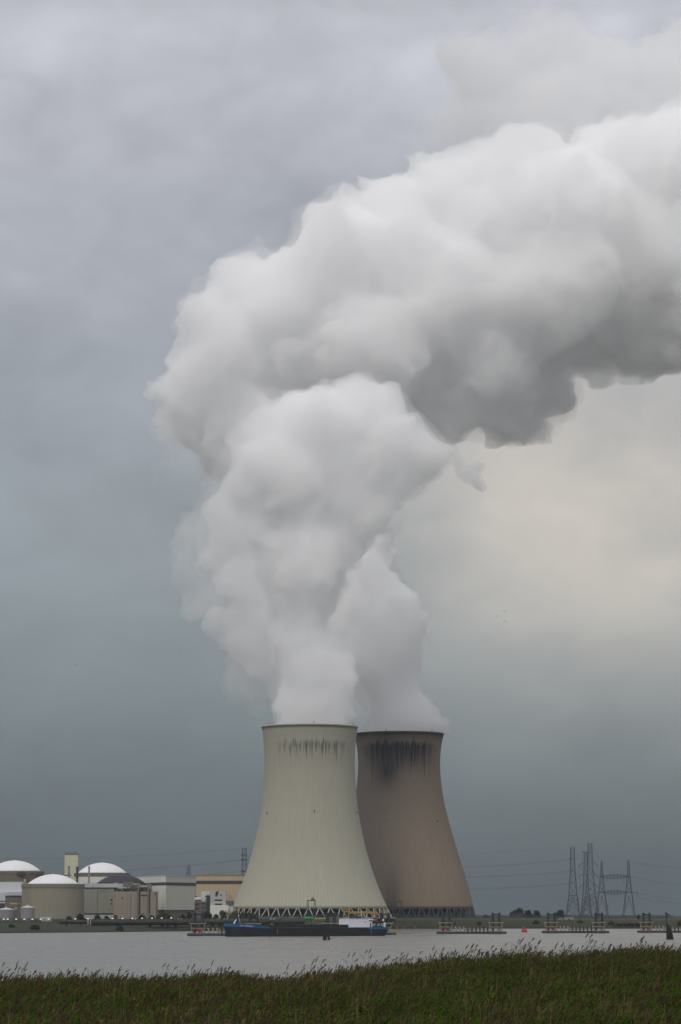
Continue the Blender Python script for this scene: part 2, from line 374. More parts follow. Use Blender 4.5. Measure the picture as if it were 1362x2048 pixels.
# ------------------------------------------------------------------ cooling towers
def tower_mat(name, light, dark, stain, n_rib, z_top, z_st, h_st, amt, side, low):
    """concrete with rib and lift joints; dark run-off streaks hang below the throat, side = (centre, width) in radians from the viewer's side"""
    t = NT(name)
    P = t.n('ShaderNodeSeparateXYZ', {0: t.coord('Object')}).outputs
    ang = t.math('ARCTAN2', P[0], t.math('MULTIPLY', P[1], -1.0))
    fr = t.math('FRACT', t.math('MULTIPLY', ang, n_rib / (2 * math.pi)))
    rib = t.math('SMOOTH_MIN', t.math('MULTIPLY', t.math('ABSOLUTE', t.math('SUBTRACT', fr, 0.5)), 5.0), 1.0, 0.3)
    lift = t.math('GREATER_THAN', t.math('FRACT', t.math('DIVIDE', P[2], 1.55)), 0.82)
    lnb = t.noise(1.0, 2, 0.5, t.n('ShaderNodeCombineXYZ', {0: t.math('MULTIPLY', ang, 0.6), 1: 0.0, 2: t.math('DIVIDE', P[2], 1.55)}).outputs[0])
    uv = t.n('ShaderNodeCombineXYZ', {0: t.math('MULTIPLY', ang, 14.0), 1: 3.0, 2: t.math('MULTIPLY', P[2], 0.05)}).outputs[0]
    uvs = t.n('ShaderNodeCombineXYZ', {0: t.math('MULTIPLY', ang, n_rib / (2 * math.pi) * 0.9), 1: 9.0, 2: t.math('MULTIPLY', P[2], 0.055)}).outputs[0]
    uvf = t.n('ShaderNodeCombineXYZ', {0: t.math('MULTIPLY', ang, 55.0), 1: 5.0, 2: t.math('MULTIPLY', P[2], 0.55)}).outputs[0]
    big = t.noise(1.0, 5, 0.6, uv); streak = t.noise(1.0, 4, 0.62, uvs); fine = t.noise(1.0, 4, 0.65, uvf)
    soft = t.noise(0.018, 3, 0.5, t.coord('Object'))
    c = t.mix(t.math('MULTIPLY_ADD', soft, 0.9, 0.05, clamp=True), dark, light)
    c = t.mix(t.math('MULTIPLY', t.ramp(big, [(0.35, 0), (0.75, 1)]), 0.30), c, tuple(x * 0.72 for x in dark))
    c = t.mix(t.math('MULTIPLY', lift, t.math("MULTIPLY", lnb, 0.85)), c, tuple(x * 0.70 for x in dark))
    c = t.mix(t.math('MULTIPLY', t.math('SUBTRACT', 1.0, rib, clamp=True), 0.22), c, tuple(x * 0.55 for x in dark))
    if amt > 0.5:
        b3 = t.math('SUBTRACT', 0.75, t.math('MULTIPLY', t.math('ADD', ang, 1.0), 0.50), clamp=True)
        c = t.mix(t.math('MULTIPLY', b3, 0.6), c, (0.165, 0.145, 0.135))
    # run-off streaks: every joint drips from the band's head down to a length of its own
    one = lambda f, o: t.noise(1.0, 2, 0.7, t.n('ShaderNodeCombineXYZ', {0: t.math('MULTIPLY', ang, f), 1: o, 2: 0.0}).outputs[0])
    a1, a2, a3 = one(n_rib / 6.283 * 1.1, 3.0), one(9.0, 7.0), one(n_rib / 6.283 * 0.5, 13.0)
    dep = t.math('SUBTRACT', z_st + h_st, P[2])                                           # metres below the band's head
    dep = t.math('ADD', dep, t.math('MULTIPLY', t.math('SUBTRACT', a3, 0.5), 17.0))
    ln = t.math('MULTIPLY', t.math('MAXIMUM', t.math('ADD', t.math('MULTIPLY', t.math('SUBTRACT', a1, 0.40), 2.6), t.math('MULTIPLY', t.math('SUBTRACT', a2, 0.5), 1.6)), 0.03), h_st * (0.75 + 0.75 * amt))
    wd = t.math('DIVIDE', t.math('SUBTRACT', ang, side[0]), side[1]); senv = t.math('POWER', 2.718, t.math('MULTIPLY', t.math('POWER', t.math('ABSOLUTE', wd), 4.0), -1.0))
    head = t.math('DIVIDE', dep, 5.0, clamp=True); tail = t.math('SUBTRACT', 1.0, t.math('DIVIDE', dep, t.math('MULTIPLY', ln, 1.25)), clamp=True)
    blot = t.ramp(t.math('ADD', t.math('MULTIPLY', fine, 0.6), t.math('MULTIPLY', streak, 0.4)), [(0.34 - 0.14 * amt, 0), (0.50 - 0.14 * amt, 1)])
    st = t.math('MULTIPLY', t.math('MULTIPLY', t.math('MULTIPLY', head, t.math('POWER', tail, 0.40)), senv), blot)
    c = t.mix(t.math('MULTIPLY', st, 0.95 + 0.45 * amt, clamp=True), c, stain)
    e2 = t.math('MULTIPLY', senv, t.ramp(t.math('DIVIDE', dep, h_st * 1.3), [(0.0, 0.0), (0.18, 1.0), (1.0, 0.0)], 'EASE'))
    c = t.mix(t.math('MULTIPLY', t.math('MULTIPLY', e2, t.math('MULTIPLY_ADD', blot, 0.5, 0.5)), 0.02 + 0.80 * amt, clamp=True), c, stain if amt > .5 else tuple(0.5 * (a + b) for a, b in zip(stain, dark)))
    if amt > 0.5:   # the old tower: a sooty blot below the band, a dark rim and a dark wet strip down its left foot
        b1 = t.math('MULTIPLY', t.ramp(t.math('DIVIDE', t.math('SUBTRACT', P[2], z_st - 26), 50.0), [(0, 0), (0.55, 1), (1, 0.5)], 'EASE'),
                    t.math('POWER', 2.718, t.math('MULTIPLY', t.math('POWER', t.math('DIVIDE', t.math('SUBTRACT', ang, -0.33), 0.30), 2.0), -1.0)))
        c = t.mix(t.math('MULTIPLY', t.math('MULTIPLY', b1, t.math('MULTIPLY_ADD', streak, 1.6, 0.1)), 0.9, clamp=True), c, stain)
        rim = t.ramp(t.math('DIVIDE', t.math('SUBTRACT', P[2], z_top - 9), 9.0), [(0, 0), (1, 1)]); c = t.mix(t.math('MULTIPLY', rim, 0.65), c, stain)
        b2 = t.math('MULTIPLY', t.ramp(t.math('DIVIDE', P[2], 70.0), [(0.1, 1), (0.8, 0)]), t.math('POWER', 2.718, t.math('MULTIPLY', t.math('POWER', t.math('DIVIDE', t.math('SUBTRACT', ang, -0.12), 0.10), 2.0), -1.0)))
        c = t.mix(t.math('MULTIPLY', t.math('MULTIPLY', b2, streak), 1.1, clamp=True), c, stain)
    else:
        b2 = t.ramp(t.math('DIVIDE', P[2], 60.0), [(0.1, 1), (1.0, 0)]); c = t.mix(t.math('MULTIPLY', t.math('MULTIPLY', b2, big), 0.25), c, light)
    return t.bsdf(c, 0.9, 0, t.bump(t.math('ADD', rib, t.math('MULTIPLY', fine, 0.4)), 0.35, 0.25), spec=0.2)
M_INTAKE = plain('dark_louvre', (0.020, 0.028, 0.034), 0.3, 0.3, 0.8)
M_LAMPRED = plain('red_lamp', (0.20, 0.03, 0.02), 0.1)
M_DARKSTEEL = plain('dark_steel', (0.045, 0.047, 0.055), 0.2, 0.4, 0.6)
def tower(label, px, Y, prof, py_top, py_low, py_base, mat, legmat, lamps, rim_lamps, n_v=46):
    m = Y / FPX; c = at(px, 1830, Y); zg = 9.2; base = Vector((c.x, Y, zg))
    T = thing('cooling_tower', label, 'cooling tower', base, 'cooling towers')
    zs = [(wz(y, Y) - zg, h * m) for y, h in prof]; zs.sort()
    za = np.array([a for a, b in zs]); ra = np.array([b for a, b in zs])
    co = np.polyfit(za, ra, 5); rad = lambda z: float(np.polyval(co, z))
    z0, z1 = za[0], za[-1]
    zz = np.linspace(z0, z1, 60)
    outer = [(rad(z), z) for z in zz]; top = outer[-1]
    prof_ = outer + [(top[0] + 0.45, top[1] + 0.01), (top[0] + 0.45, top[1] + 1.3), (top[0] - 0.9, top[1] + 1.3)] + [(r - 1.0, z) for r, z in outer[::-1]]
    mb = MB().lathe(prof_, 160, cap=False)
    n = 160; k = len(prof_) - 1                      # close the lower edge
    mb.f += [(k * n + i, k * n + (i + 1) % n, (i + 1) % n, i) for i in range(n)]
    sh = mb.build('shell', mat, T, True, local=True)
    rb = rad(z0); rf = rb + z0 * (rb - rad(z0 + 8)) / 8
    for k in range(n_v):
        a0 = 2 * math.pi * k / n_v
        for s in (-1, 1):
            a1 = a0 + s * math.pi / n_v * 0.92; at_ = a0 + s * 0.008
            MB().bar((rf * math.sin(a1), -rf * math.cos(a1), -0.3), ((rb - .5) * math.sin(at_), -(rb - .5) * math.cos(at_), z0 + 0.2), 0.55, 6, 0.48).build('leg', legmat, T, local=True)
    MB().lathe([(rb - 6, -0.2), (rb - 6, z0 - 0.6), (rb - 20, z0 - 0.5)], 96, cap=False).build('air_inlet', M_INTAKE, T, local=True)
    MB().lathe([(rf + 2.5, -0.4), (rf + 2.5, 0.7), (rf + 1.9, 0.7), (rf + 1.9, 0.2), (rb - 5.8, 0.2)], 96, cap=False).build('basin_wall', legmat, T, local=True)
    for lx, ly in lamps:
        z = wz(ly, Y) - zg; r = rad(z); sa = max(-.985, min(.985, (lx - px) * m / r)); a = math.asin(sa)
        p = Vector((r * math.sin(a), -r * math.cos(a), z)); q = Vector((math.sin(a), -math.cos(a), 0))
        MB().bar(p - q * .3, p + q * 0.9, 0.42, 8).bar(p + q * .9 - Vector((0, 0, .6)), p + q * .9 + Vector((0, 0, .6)), 0.32, 8).build('warning_lamp', M_DARKSTEEL, T, local=True)
    for lx in rim_lamps:
        a = math.asin(max(-.97, min(.97, (lx - px) * m / top[0]))); p = Vector((top[0] * math.sin(a), -top[0] * math.cos(a), top[1] + 1.3))
        MB().bar(p, p + Vector((0, 0, 1.3)), 0.16, 6).bar(p + Vector((0, 0, 1.2)), p + Vector((0, 0, 1.9)), 0.36, 8).build('warning_lamp', M_LAMPRED, T, local=True)
    return T
P1 = [(1456,95.5),(1475,93),(1500,91),(1530,90.2),(1560,90.7),(1600,94.5),(1650,102),(1700,113),(1730,121),(1780,139.5),(1817,155.5)]
P2 = [(1470,89),(1497,84.5),(1533,81.5),(1562,83),(1594,88.6),(1630,96),(1653,101),(1680,109),(1759,132.7),(1817,147)]
zt1 = wz(1456, Y1) - 9.2; zt2 = wz(1470, Y2) - 9.2
MT1 = tower_mat('pale_tower_concrete', (0.400, 0.385, 0.305), (0.350, 0.338, 0.270), (0.060, 0.060, 0.070), 132, zt1, zt1 - 38, 26, 0.30, (0.12, 0.80), 0)
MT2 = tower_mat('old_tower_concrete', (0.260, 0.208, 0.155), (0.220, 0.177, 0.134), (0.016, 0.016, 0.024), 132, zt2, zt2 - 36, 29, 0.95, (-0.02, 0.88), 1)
M_LEG1 = plain('pale_leg_concrete', (0.31, 0.30, 0.235), 0.15, 0.2, 0.9)
M_LEG2 = plain('old_leg_concrete', (0.085, 0.082, 0.085), 0.2, 0.2, 0.9)
tower('pale beige front cooling tower with faint dark streaks below its rim', 619, Y1, P1, 1456, 1817, 1836, MT1, M_LEG1, [(536, 1628), (629, 1625), (712, 1626)], [539, 628, 706])
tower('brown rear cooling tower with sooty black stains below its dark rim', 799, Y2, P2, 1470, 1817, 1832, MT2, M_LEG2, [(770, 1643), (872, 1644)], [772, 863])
# ------------------------------------------------------------------ buildings of the plant
def clad(name, a, joint=1.2, dirt=0.3, horiz=0.0, rough=0.75):
    """sheet cladding or boarded concrete: vertical joints every `joint` metres, optional lift lines, rain streaks"""
    t = NT(name); P = t.n('ShaderNodeSeparateXYZ', {0: t.coord('Object')}).outputs
    along = t.math('ADD', P[0], t.math('MULTIPLY', P[1], 0.83))
    jv = t.math('GREATER_THAN', t.math('FRACT', t.math('DIVIDE', along, joint)), 0.88)
    c = t.mix(t.math('MULTIPLY', jv, 0.22), a, tuple(x * 0.5 for x in a))
    if horiz:
        jh = t.math('GREATER_THAN', t.math('FRACT', t.math('DIVIDE', P[2], horiz)), 0.93); c = t.mix(t.math('MULTIPLY', jh, 0.30), c, tuple(x * 0.5 for x in a))
        tone = t.noise(1.0, 1, 0.5, t.n('ShaderNodeCombineXYZ', {0: 0.0, 1: 0.0, 2: t.math('DIVIDE', P[2], horiz)}).outputs[0]); c = t.mix(t.math('MULTIPLY', tone, 0.25), c, tuple(x * 0.7 for x in a))
    s = t.noise(1.0, 5, 0.65, t.scaled(0.45, 0.45, 0.035)); b = t.noise(0.06, 4, 0.6, t.coord('Object'))
    c = t.mix(t.math('MULTIPLY', t.ramp(s, [(0.40, 0), (0.8, 1)]), dirt), c, tuple(x * 0.45 for x in a))
    c = t.mix(t.math('MULTIPLY', b, dirt * 0.5), c, tuple(x * 0.75 for x in a))
    return t.bsdf(c, rough, 0, None, 0.25)
B_BEIGE = clad('drum_beige_cladding', (0.265, 0.245, 0.19), 2.1, 0.25)
B_BROWN = clad('brown_concrete', (0.30, 0.255, 0.205), 5.0, 0.40, 3.5)
B_DRUM = clad('grey_brown_drum', (0.165, 0.145, 0.120), 3.0, 0.40, 4.0)
B_WHITE = clad('white_cladding', (0.52, 0.54, 0.55), 2.5, 0.15)
B_CREAM = clad('cream_cladding', (0.66, 0.66, 0.58), 2.5, 0.15)
B_STONE = clad('stone_grey_cladding', (0.52, 0.51, 0.44), 2.5, 0.15)
B_OCHRE = clad('ochre_cladding', (0.50, 0.40, 0.265), 3.0, 0.18)
B_GREY = clad('warm_grey_cladding', (0.25, 0.25, 0.205), 2.2, 0.25)
B_TAUPE = clad('taupe_brick', (0.125, 0.115, 0.105), 4.0, 0.2, 1.0)
B_YELLOW = clad('pale_yellow_panels', (0.56, 0.56, 0.40), 4.0, 0.12, 5.0)
B_STRIP = plain('dark_window_strip', (0.060, 0.060, 0.075), 0.2, 0.2, 0.4)
B_PARAPET = plain('silver_parapet', (0.40, 0.42, 0.43), 0.12, 0.1, 0.5)
B_DOME = plain('white_dome_coating', (0.64, 0.64, 0.645), 0.06, 0.05, 0.6)
B_DARKDOME = plain('dark_dome_coating', (0.032, 0.031, 0.038), 0.15, 0.06, 0.8)
B_GLASS = plain('window_glass', (0.035, 0.038, 0.050), 0.2, 0.3, 0.2)
B_TANK = clad('tank_steel', (0.25, 0.25, 0.26), 2.0, 0.25, 2.4, 0.5)
B_ROOFW = plain('tank_roof', (0.42, 0.42, 0.42), 0.15, 0.2, 0.6)
B_STACKG = plain('galvanised_stack', (0.21, 0.22, 0.24), 0.15, 0.2, 0.5)
B_BASE = plain('dark_plinth', (0.050, 0.046, 0.046), 0.25, 0.2, 0.9)
B_GREEN = plain('dark_green_stair_tower', (0.018, 0.040, 0.042), 0.2, 0.2, 0.6)
B_BLUEGLASS = plain('blue_black_emblem', (0.05, 0.05, 0.075), 0.1)
t = NT('lit_window'); e = t.n('ShaderNodeEmission', {'Color': (1.0, 0.78, 0.42, 1), 'Strength': 0.30}); t.t.links.new(e.outputs[0], t.out.inputs[0]); B_LIT = t.m
t = NT('lamp_glow'); e = t.n('ShaderNodeEmission', {'Color': (1.0, 0.88, 0.45, 1), 'Strength': 1.5}); t.t.links.new(e.outputs[0], t.out.inputs[0]); B_GLOW = t.m
def gz(x, y): return float(far_z(x, y))
def foot(pxs, Y):
    """corner list of a footprint: [(px, Y), ...]"""
    return [Vector((wx(p, y), y)) for p, y in (pxs if Y is None else [(p, Y) for p in pxs])]
class Bld(MB):
    def hull(self, pts, z0, z1):
        n = len(pts); self.add([(p[0], p[1], z0) for p in pts] + [(p[0], p[1], z1) for p in pts],
            [(k, (k + 1) % n, n + (k + 1) % n, n + k) for k in range(n)] + [tuple(range(n, 2 * n)), tuple(range(n - 1, -1, -1))]); return self
    def front(self, x0, x1, Y, y_top, y_bot, depth=12.0, out=0.0):
        """a block whose front face is at depth Y and fills the given pixel box"""
        return self.box(wx(x0, Y), Y - out, wz(y_bot, Y), wx(x1, Y), Y + depth, wz(y_top, Y))
def block(name, label, cat, x0, x1, Y, y_top, mat, depth=25.0, y_bot=None):
    z0 = gz(wx((x0 + x1) / 2, Y), Y) - 1.0 if y_bot is None else wz(y_bot, Y)
    T = thing(name, label, cat, ((wx(x0, Y) + wx(x1, Y)) / 2, Y, z0))
    Bld().box(wx(x0, Y), Y, z0, wx(x1, Y), Y + depth, wz(y_top, Y)).build('wall', mat, T)
    return T
def panel(T, name, mat, x0, x1, Y, y_top, y_bot, out=0.25, label=None):
    o = Bld().front(x0, x1, Y - out, y_top, y_bot, out - 0.004).build(name, mat, T)
    if label: o['label'] = label
    return o
def rail(T, x0, x1, Y, py, mat, h=1.3, step=3.0, depth=0.0):
    a, b = wx(x0, Y), wx(x1, Y); z = wz(py, Y) + 0.005; mb = MB(); n = max(1, int((b - a) / step))
    for k in range(n + 1): x = a + (b - a) * k / n; mb.bar((x, Y + depth, z), (x, Y + depth, z + h), 0.06)
    mb.bar((a, Y + depth, z + h), (b, Y + depth, z + h), 0.06).bar((a, Y + depth, z + h * .5), (b, Y + depth, z + h * .5), 0.05)
    return mb.build('railing', mat, T)
def dome_building(label, pc, Y, r_drum, r_dome, y_top, y_spring, wall, dome, band=None, band_h=0, rim=None):
    m = Y / FPX; x = wx(pc, Y); z0 = gz(x, Y) - 1; zs = wz(y_spring, Y); zt = wz(y_top, Y)
    Yc = Y + r_drum * m                                       # front of the drum stands at Y
    k = Yc / Y; x = wx(pc, Yc); zs = wz(y_spring, Yc); zt = wz(y_top, Yc); rd = r_drum * m; ro = r_dome * m * k
    T = thing('reactor_building', label, 'reactor building', (x, Yc, z0), 'domed reactor buildings')
    MB().lathe([(rd, z0), (rd, zs)], 72, (x, Yc)).build('wall', wall, T)
    h = zt - zs - 0.01; Rc = (ro * ro + h * h) / (2 * h); pr = []
    for j in range(15):
        r = ro * (1 - j / 14); pr.append((max(r, 0.02), zs + 0.01 + math.sqrt(max(0, Rc * Rc - r * r)) - (Rc - h)))
    MB().lathe(pr, 72, (x, Yc)).build('dome', dome, T, True)
    if band: MB().lathe([(rd + .35, zs - band_h), (rd + .35, zs + 0.25), (rd - .8, zs + 0.25)], 72, (x, Yc), cap=False).build('parapet', band, T)
    MB().lathe([(0.7, zt - .05), (0.7, zt + 0.35)], 10, (x, Yc)).build('dome_cap', dome, T)
    return T

# far left white dome on its brown drum
T = dome_building('far left domed reactor building, white dome on a brown concrete drum', 28, 2440, 58, 53, 1721, 1743.5, B_DRUM, B_DOME, B_DRUM, 2.0)
panel(T, 'opening', B_BASE, 33, 50, 2440, 1744.5, 1751)
panel(T, 'duct', plain('pale_duct', (0.40, 0.33, 0.22), 0.1), 46.5, 50.5, 2438, 1758, 1769, 1.5)
# the white hall in front of it
T = block('turbine_hall', 'stepped white hall at the left edge, in front of the far left dome', 'hall', -30, 44, 2400, 1764, B_WHITE, 30)
rail(T, 12, 43, 2400, 1764, B_PARAPET, 0.8, 6)
Bld().front(-30, 44, 2392, 1785, 1840, 7.9).build('lower_wall', B_WHITE, T)
panel(T, 'roof_unit', B_PARAPET, 12, 42, 2390, 1784.2, 1786, 1.0)
panel(T, 'window_strip', B_STRIP, -30, 9.5, 2392, 1801.5, 1803, 0.3)
panel(T, 'window_strip', B_STRIP, -30, 9.5, 2392, 1806.5, 1822, 0.3)
# small brown building with lit windows
T = block('office_building', 'small brown building with rows of lit yellow windows below the white hall', 'building', 10, 43, 2350, 1791.5, B_DRUM, 18)
rail(T, 12, 42, 2350, 1791.5, B_PARAPET, 1.6, 2.0)
for k in range(5): panel(T, 'window', B_LIT, 19.8 + k * 3.0, 21.6 + k * 3.0, 2350, 1805.8, 1808.8, 0.12)
panel(T, 'window', B_LIT, 37, 38.6, 2350, 1805.8, 1808.4, 0.12)
for k in range(5): panel(T, 'window', B_LIT if k > 2 else B_GLASS, 19.8 + k * 3.0, 21.6 + k * 3.0, 2350, 1815, 1818, 0.12)
panel(T, 'roof_band', B_BASE, 9.8, 43.4, 2350, 1791.4, 1793.6, 0.3)
# front drum with white dome
T = dome_building('front domed reactor building, white dome on a wide beige panelled drum', 105.5, 2320, 62.5, 52, 1748.5, 1769, B_BEIGE, B_DOME, clad('drum_parapet', (0.205, 0.19, 0.15), 4.5, 0.2), 2.6)
# pale yellow square tower
T = block('square_tower', 'pale yellow square tower rising behind the domes', 'tower', 128, 154.5, 2560, 1709, B_YELLOW, 10)
rail(T, 128.5, 154, 2560, 1709, M_DARKSTEEL, 1.6, 1.6); rail(T, 128.5, 154, 2560, 1709, M_DARKSTEEL, 1.6, 1.6, 9.5)
panel(T, 'coping', B_BASE, 128, 154.5, 2560, 1708.2, 1709.2, 0.2)
MB().bar((wx(133, 2560), 2564, wz(1709, 2560)), (wx(133, 2560), 2564, wz(1704, 2560)), 0.12).bar((wx(148, 2560), 2564, wz(1709, 2560)), (wx(148, 2560), 2564, wz(1703, 2560)), 0.12).build('antenna', M_DARKSTEEL, T)
panel(T, 'ledge', B_DRUM, 127, 141, 2556, 1749.5, 1752, 2.0)
# second white dome
T = dome_building('domed reactor building behind the grey hall, white dome over a dark ring and cream drum', 203.5, 2470, 55.5, 49.5, 1725.5, 1747, B_CREAM, B_DOME, B_DRUM, 2.5)
# dark dome
T = dome_building('low domed reactor building with a dark slate coloured dome', 241.5, 2420, 52, 49, 1748.5, 1767.5, B_DRUM, B_DARKDOME)
# stacks
for px, yt, yb, w, m, lab in ((136.7, 1731.5, 1757, 4.2, B_STACKG, 'thin grey exhaust stack in front of the pale yellow tower'),
                              (153.4, 1733, 1768, 4.4, M_DARKSTEEL, 'dark exhaust stack beside the left end of the second white dome'),
                              (177.2, 1732, 1769, 3.4, B_STACKG, 'thin grey exhaust stack in front of the second white dome')):
    Y = 2405; x = wx(px, Y); z0 = wz(yb, Y) - 4; zt = wz(yt, Y); r = w / 2 * Y / FPX
    T = thing('exhaust_stack', lab, 'stack', (x, Y, z0), 'exhaust stacks')
    MB().lathe([(r, z0), (r, zt), (r * .75, zt), (r * .75, zt - 1)], 14, (x, Y)).build('flue', m, T, False)
    MB().lathe([(r * 1.25, zt - 1.6), (r * 1.25, zt - .7)], 14, (x, Y)).lathe([(r * 1.2, (z0 + zt) / 2), (r * 1.2, (z0 + zt) / 2 + .5)], 14, (x, Y)).build('collar', m, T)
# grey hall between the drum and the brown building
T = block('auxiliary_hall', 'grey hall with a silver roof edge between the front dome and the brown block', 'hall', 166, 228, 2390, 1775, B_GREY, 26)
Bld().front(166, 245, 2389, 1767, 1774.9, 26, 0).build('roof_edge', B_PARAPET, T)
panel(T, 'painted_shadow_strip', B_BASE, 166, 232, 2390, 1774.6, 1776, 0.35)  # solid dark strip, painted in for the shade under the roof edge
panel(T, 'plinth', B_BASE, 168, 226, 2390, 1826.5, 1829.5, 0.6); panel(T, 'lower_wall', B_PARAPET, 168, 226, 2390, 1829.5, 1838, 0.5)
for y in (1798, 1806): panel(T, 'window', B_GLASS, 221, 224.2, 2390, y, y + 3.4, 0.15)
mb = MB(); mb.bar((wx(194.4, 2389), 2388.8, wz(1832, 2389)), (wx(194.4, 2389), 2388.8, wz(1781, 2389)), 0.13).bar((wx(194.4, 2389), 2388.8, wz(1781, 2389)), (wx(215, 2389), 2388.8, wz(1778.5, 2389)), 0.12)
mb.build('downpipe', M_DARKSTEEL, T)
rail(T, 168, 228, 2389, 1767, M_DARKSTEEL, 0.8, 3.0)
for x in (228.5, 233.5): MB().bar((wx(x, 2389), 2391, wz(1767, 2389)), (wx(x, 2389), 2391, wz(1764.8, 2389)), 0.5, 8).build('roof_vent', B_PARAPET, T)
# brown concrete block
Y = 2370
T = block('concrete_building', 'brown concrete block with tall pilasters and dark plant on its roof', 'building', 226.5, 311, Y, 1783, B_BROWN, 30)
panel(T, 'buttress', B_BROWN, 262, 274, Y, 1784.5, 1838, 0.8)
for x0, x1 in ((274.5, 277.5), (294.5, 298)): panel(T, 'pilaster', plain('pilaster_concrete', (0.16, 0.145, 0.125), 0.15), x0, x1, Y, 1766, 1838, 1.8)
for x0, x1 in ((277.9, 279.8), (298.3, 300.2)): panel(T, 'joint', B_BASE, x0, x1, Y, 1781, 1827, 0.3)
panel(T, 'lintel', B_BASE, 281, 296, Y, 1789.5, 1791.5, 0.7); panel(T, 'recess_wall', B_BROWN, 281, 293.8, Y, 1791.6, 1838, 0.35)
panel(T, 'side_wall', B_DRUM, 309, 312.5, Y, 1783, 1787, 1.2); panel(T, 'joint', B_BASE, 261.2, 262, Y, 1786, 1838, 0.3)
panel(T, 'window', B_GLASS, 242.5, 245.3, Y, 1794.2, 1797.8, 0.15); panel(T, 'window', B_GLASS, 229, 230.4, Y, 1792.5, 1794.5, 0.15)
Bld().front(246, 265, Y + 6, 1763.5, 1783, 12).build('roof_house', B_DRUM, T)
Bld().front(236, 258, Y + 3, 1774.5, 1777, 10).build('roof_canopy', B_PARAPET, T)
Bld().front(278, 294, Y + 4, 1771, 1773.6, 12).front(265, 278, Y + 5, 1767, 1769, 10).build('roof_canopy', B_PARAPET, T)
Bld().front(294, 302, Y + 4, 1769, 1783, 10).build('roof_house', B_BROWN, T)
rq = random.Random(3); mb = Bld()
for k in range(46):
    x = rq.uniform(233, 300); w = rq.uniform(1, 4); h = rq.uniform(2, 9); mb.front(x, x + w, Y + 1.2 + rq.uniform(0, 5), 1783 - h, 1783, 1.3)
mb.build('roof_plant', M_DARKSTEEL, T)
# large pale building seen on its corner
pts = foot([(330.5, 2400), (390, 2440), (392, 2500), (262, 2500)], None); z0 = gz(pts[0].x, 2400) - 1
T = thing('machine_hall', 'large pale cream hall seen on its corner, with one dark window strip', 'hall', (pts[0].x, 2400, z0))
ztop = wz(1751, 2400); Bld().hull(pts, z0, ztop).build('wall', B_STONE, T)
def off(pts, d):
    c = sum((p for p in pts), Vector((0, 0))) / len(pts); return [p + (p - c).normalized() * d for p in pts]
Bld().hull(off(pts, 0.30), wz(1770.5, 2400), wz(1764.5, 2400)).build('window_strip', B_STRIP, T)
Bld().hull(off(pts, 0.32), ztop - 0.7, ztop + 0.25).build('roof_edge', B_PARAPET, T)
Bld().hull(off(pts, 0.5), z0, wz(1821.5, 2400)).build('lower_wall', B_DRUM, T); Bld().hull(off(pts, 0.9), wz(1821.4, 2400), wz(1819.8, 2400)).build('ledge', B_BASE, T)
a, b, c_, d_ = off(pts, 0.16)[0], off(pts, 0.16)[3], wz(1819.6, 2400), wz(1770.6, 2400)
lw = [a, b, b + Vector((.3, .3)), a + Vector((.3, .3))]
Bld().hull(lw, c_, d_).hull(lw, wz(1764.4, 2400), ztop - .75).build('gable_cladding', B_CREAM, T)
# ochre hall
Y = 2690
T = block('ochre_hall', 'long ochre hall with a dark window strip, left of the front cooling tower', 'hall', 389, 500, Y, 1750, B_OCHRE, 40)
panel(T, 'window_strip', B_STRIP, 389, 500, Y, 1761.3, 1767.6, 0.3); panel(T, 'roof_edge', clad('ochre_edge', (0.33, 0.27, 0.18), 3), 389, 500, Y, 1749.6, 1751, 0.4)
# offices in front of it
Y = 2360
T = block('office_building', 'low taupe office block with dark window bands beside the dark green stair tower', 'building', 389, 412.5, Y, 1803, B_TAUPE, 14)
Bld().front(389, 402, Y + .3, 1794.5, 1802.9, 12).build('upper_wall', B_CREAM, T)
Bld().front(402, 412.5, Y + 1.5, 1782.5, 1802.9, 10).front(412.6, 420.5, Y + 1.5, 1782.5, 1790, 10).build('tower_wall', B_WHITE, T)
panel(T, 'window', B_GLASS, 390, 402, Y, 1799.3, 1801.8, 0.1)
for y in (1807, 1815.3): panel(T, 'window', B_GLASS, 390, 398, Y, y, y + 3.8, 0.15)
for y in (1806.3, 1814.8, 1823): panel(T, 'window', B_GLASS, 404, 409.5, Y, y, y + 1.8, 0.15)
for y in (1792.3, 1799): panel(T, 'window', B_GLASS, 409.8, 412.4, Y + 1.5, y, y + 1.6, 0.15)
panel(T, 'roof_unit', M_DARKSTEEL, 389.5, 393.5, Y + 2, 1792, 1794.4, 1.2)
MB().bar((wx(404, Y), Y + 3, wz(1795, Y)), (wx(404, Y), Y + 3, wz(1779.5, Y)), 0.16).build('mast', B_PARAPET, T)
T = block('stair_tower', 'narrow dark green stair tower between the taupe and the white offices', 'tower', 412.8, 419, Y - 1.5, 1790.6, B_GREEN, 8)
panel(T, 'panel_joint', B_BASE, 415.6, 416, Y - 1.5, 1792, 1836, 0.12)
T = block('office_building', 'white office building with two dark window strips and a dark curled emblem', 'building', 419.5, 451.5, Y, 1782.5, clad('office_grey_white', (0.40, 0.41, 0.38), 3, 0.1), 14)
Bld().front(420, 456.3, Y - 2.5, 1810.2, 1840, 2.3).build('lower_wall', B_CREAM, T)
for y in (1798.8, 1807): panel(T, 'window', B_GLASS, 429, 444.2, Y, y, y + 3.0, 0.15)
def emb(pts, w):
    mb = MB()
    for (a, b), (c, d) in zip(pts[:-1], pts[1:]): mb.bar((wx(a, Y), Y - .25, wz(b, Y)), (wx(c, Y), Y - .25, wz(d, Y)), w, 6)
    return mb
mb = emb([(436.6, 1783.2), (434.2, 1783.6), (433, 1785.5), (432.6, 1788), (432.4, 1791.2)], 0.62); q = emb([(431.3, 1784.6), (431.4, 1787), (431.3, 1791.4), (433.2, 1790.6), (434.8, 1787.5), (435.2, 1784.6)], 0.36)
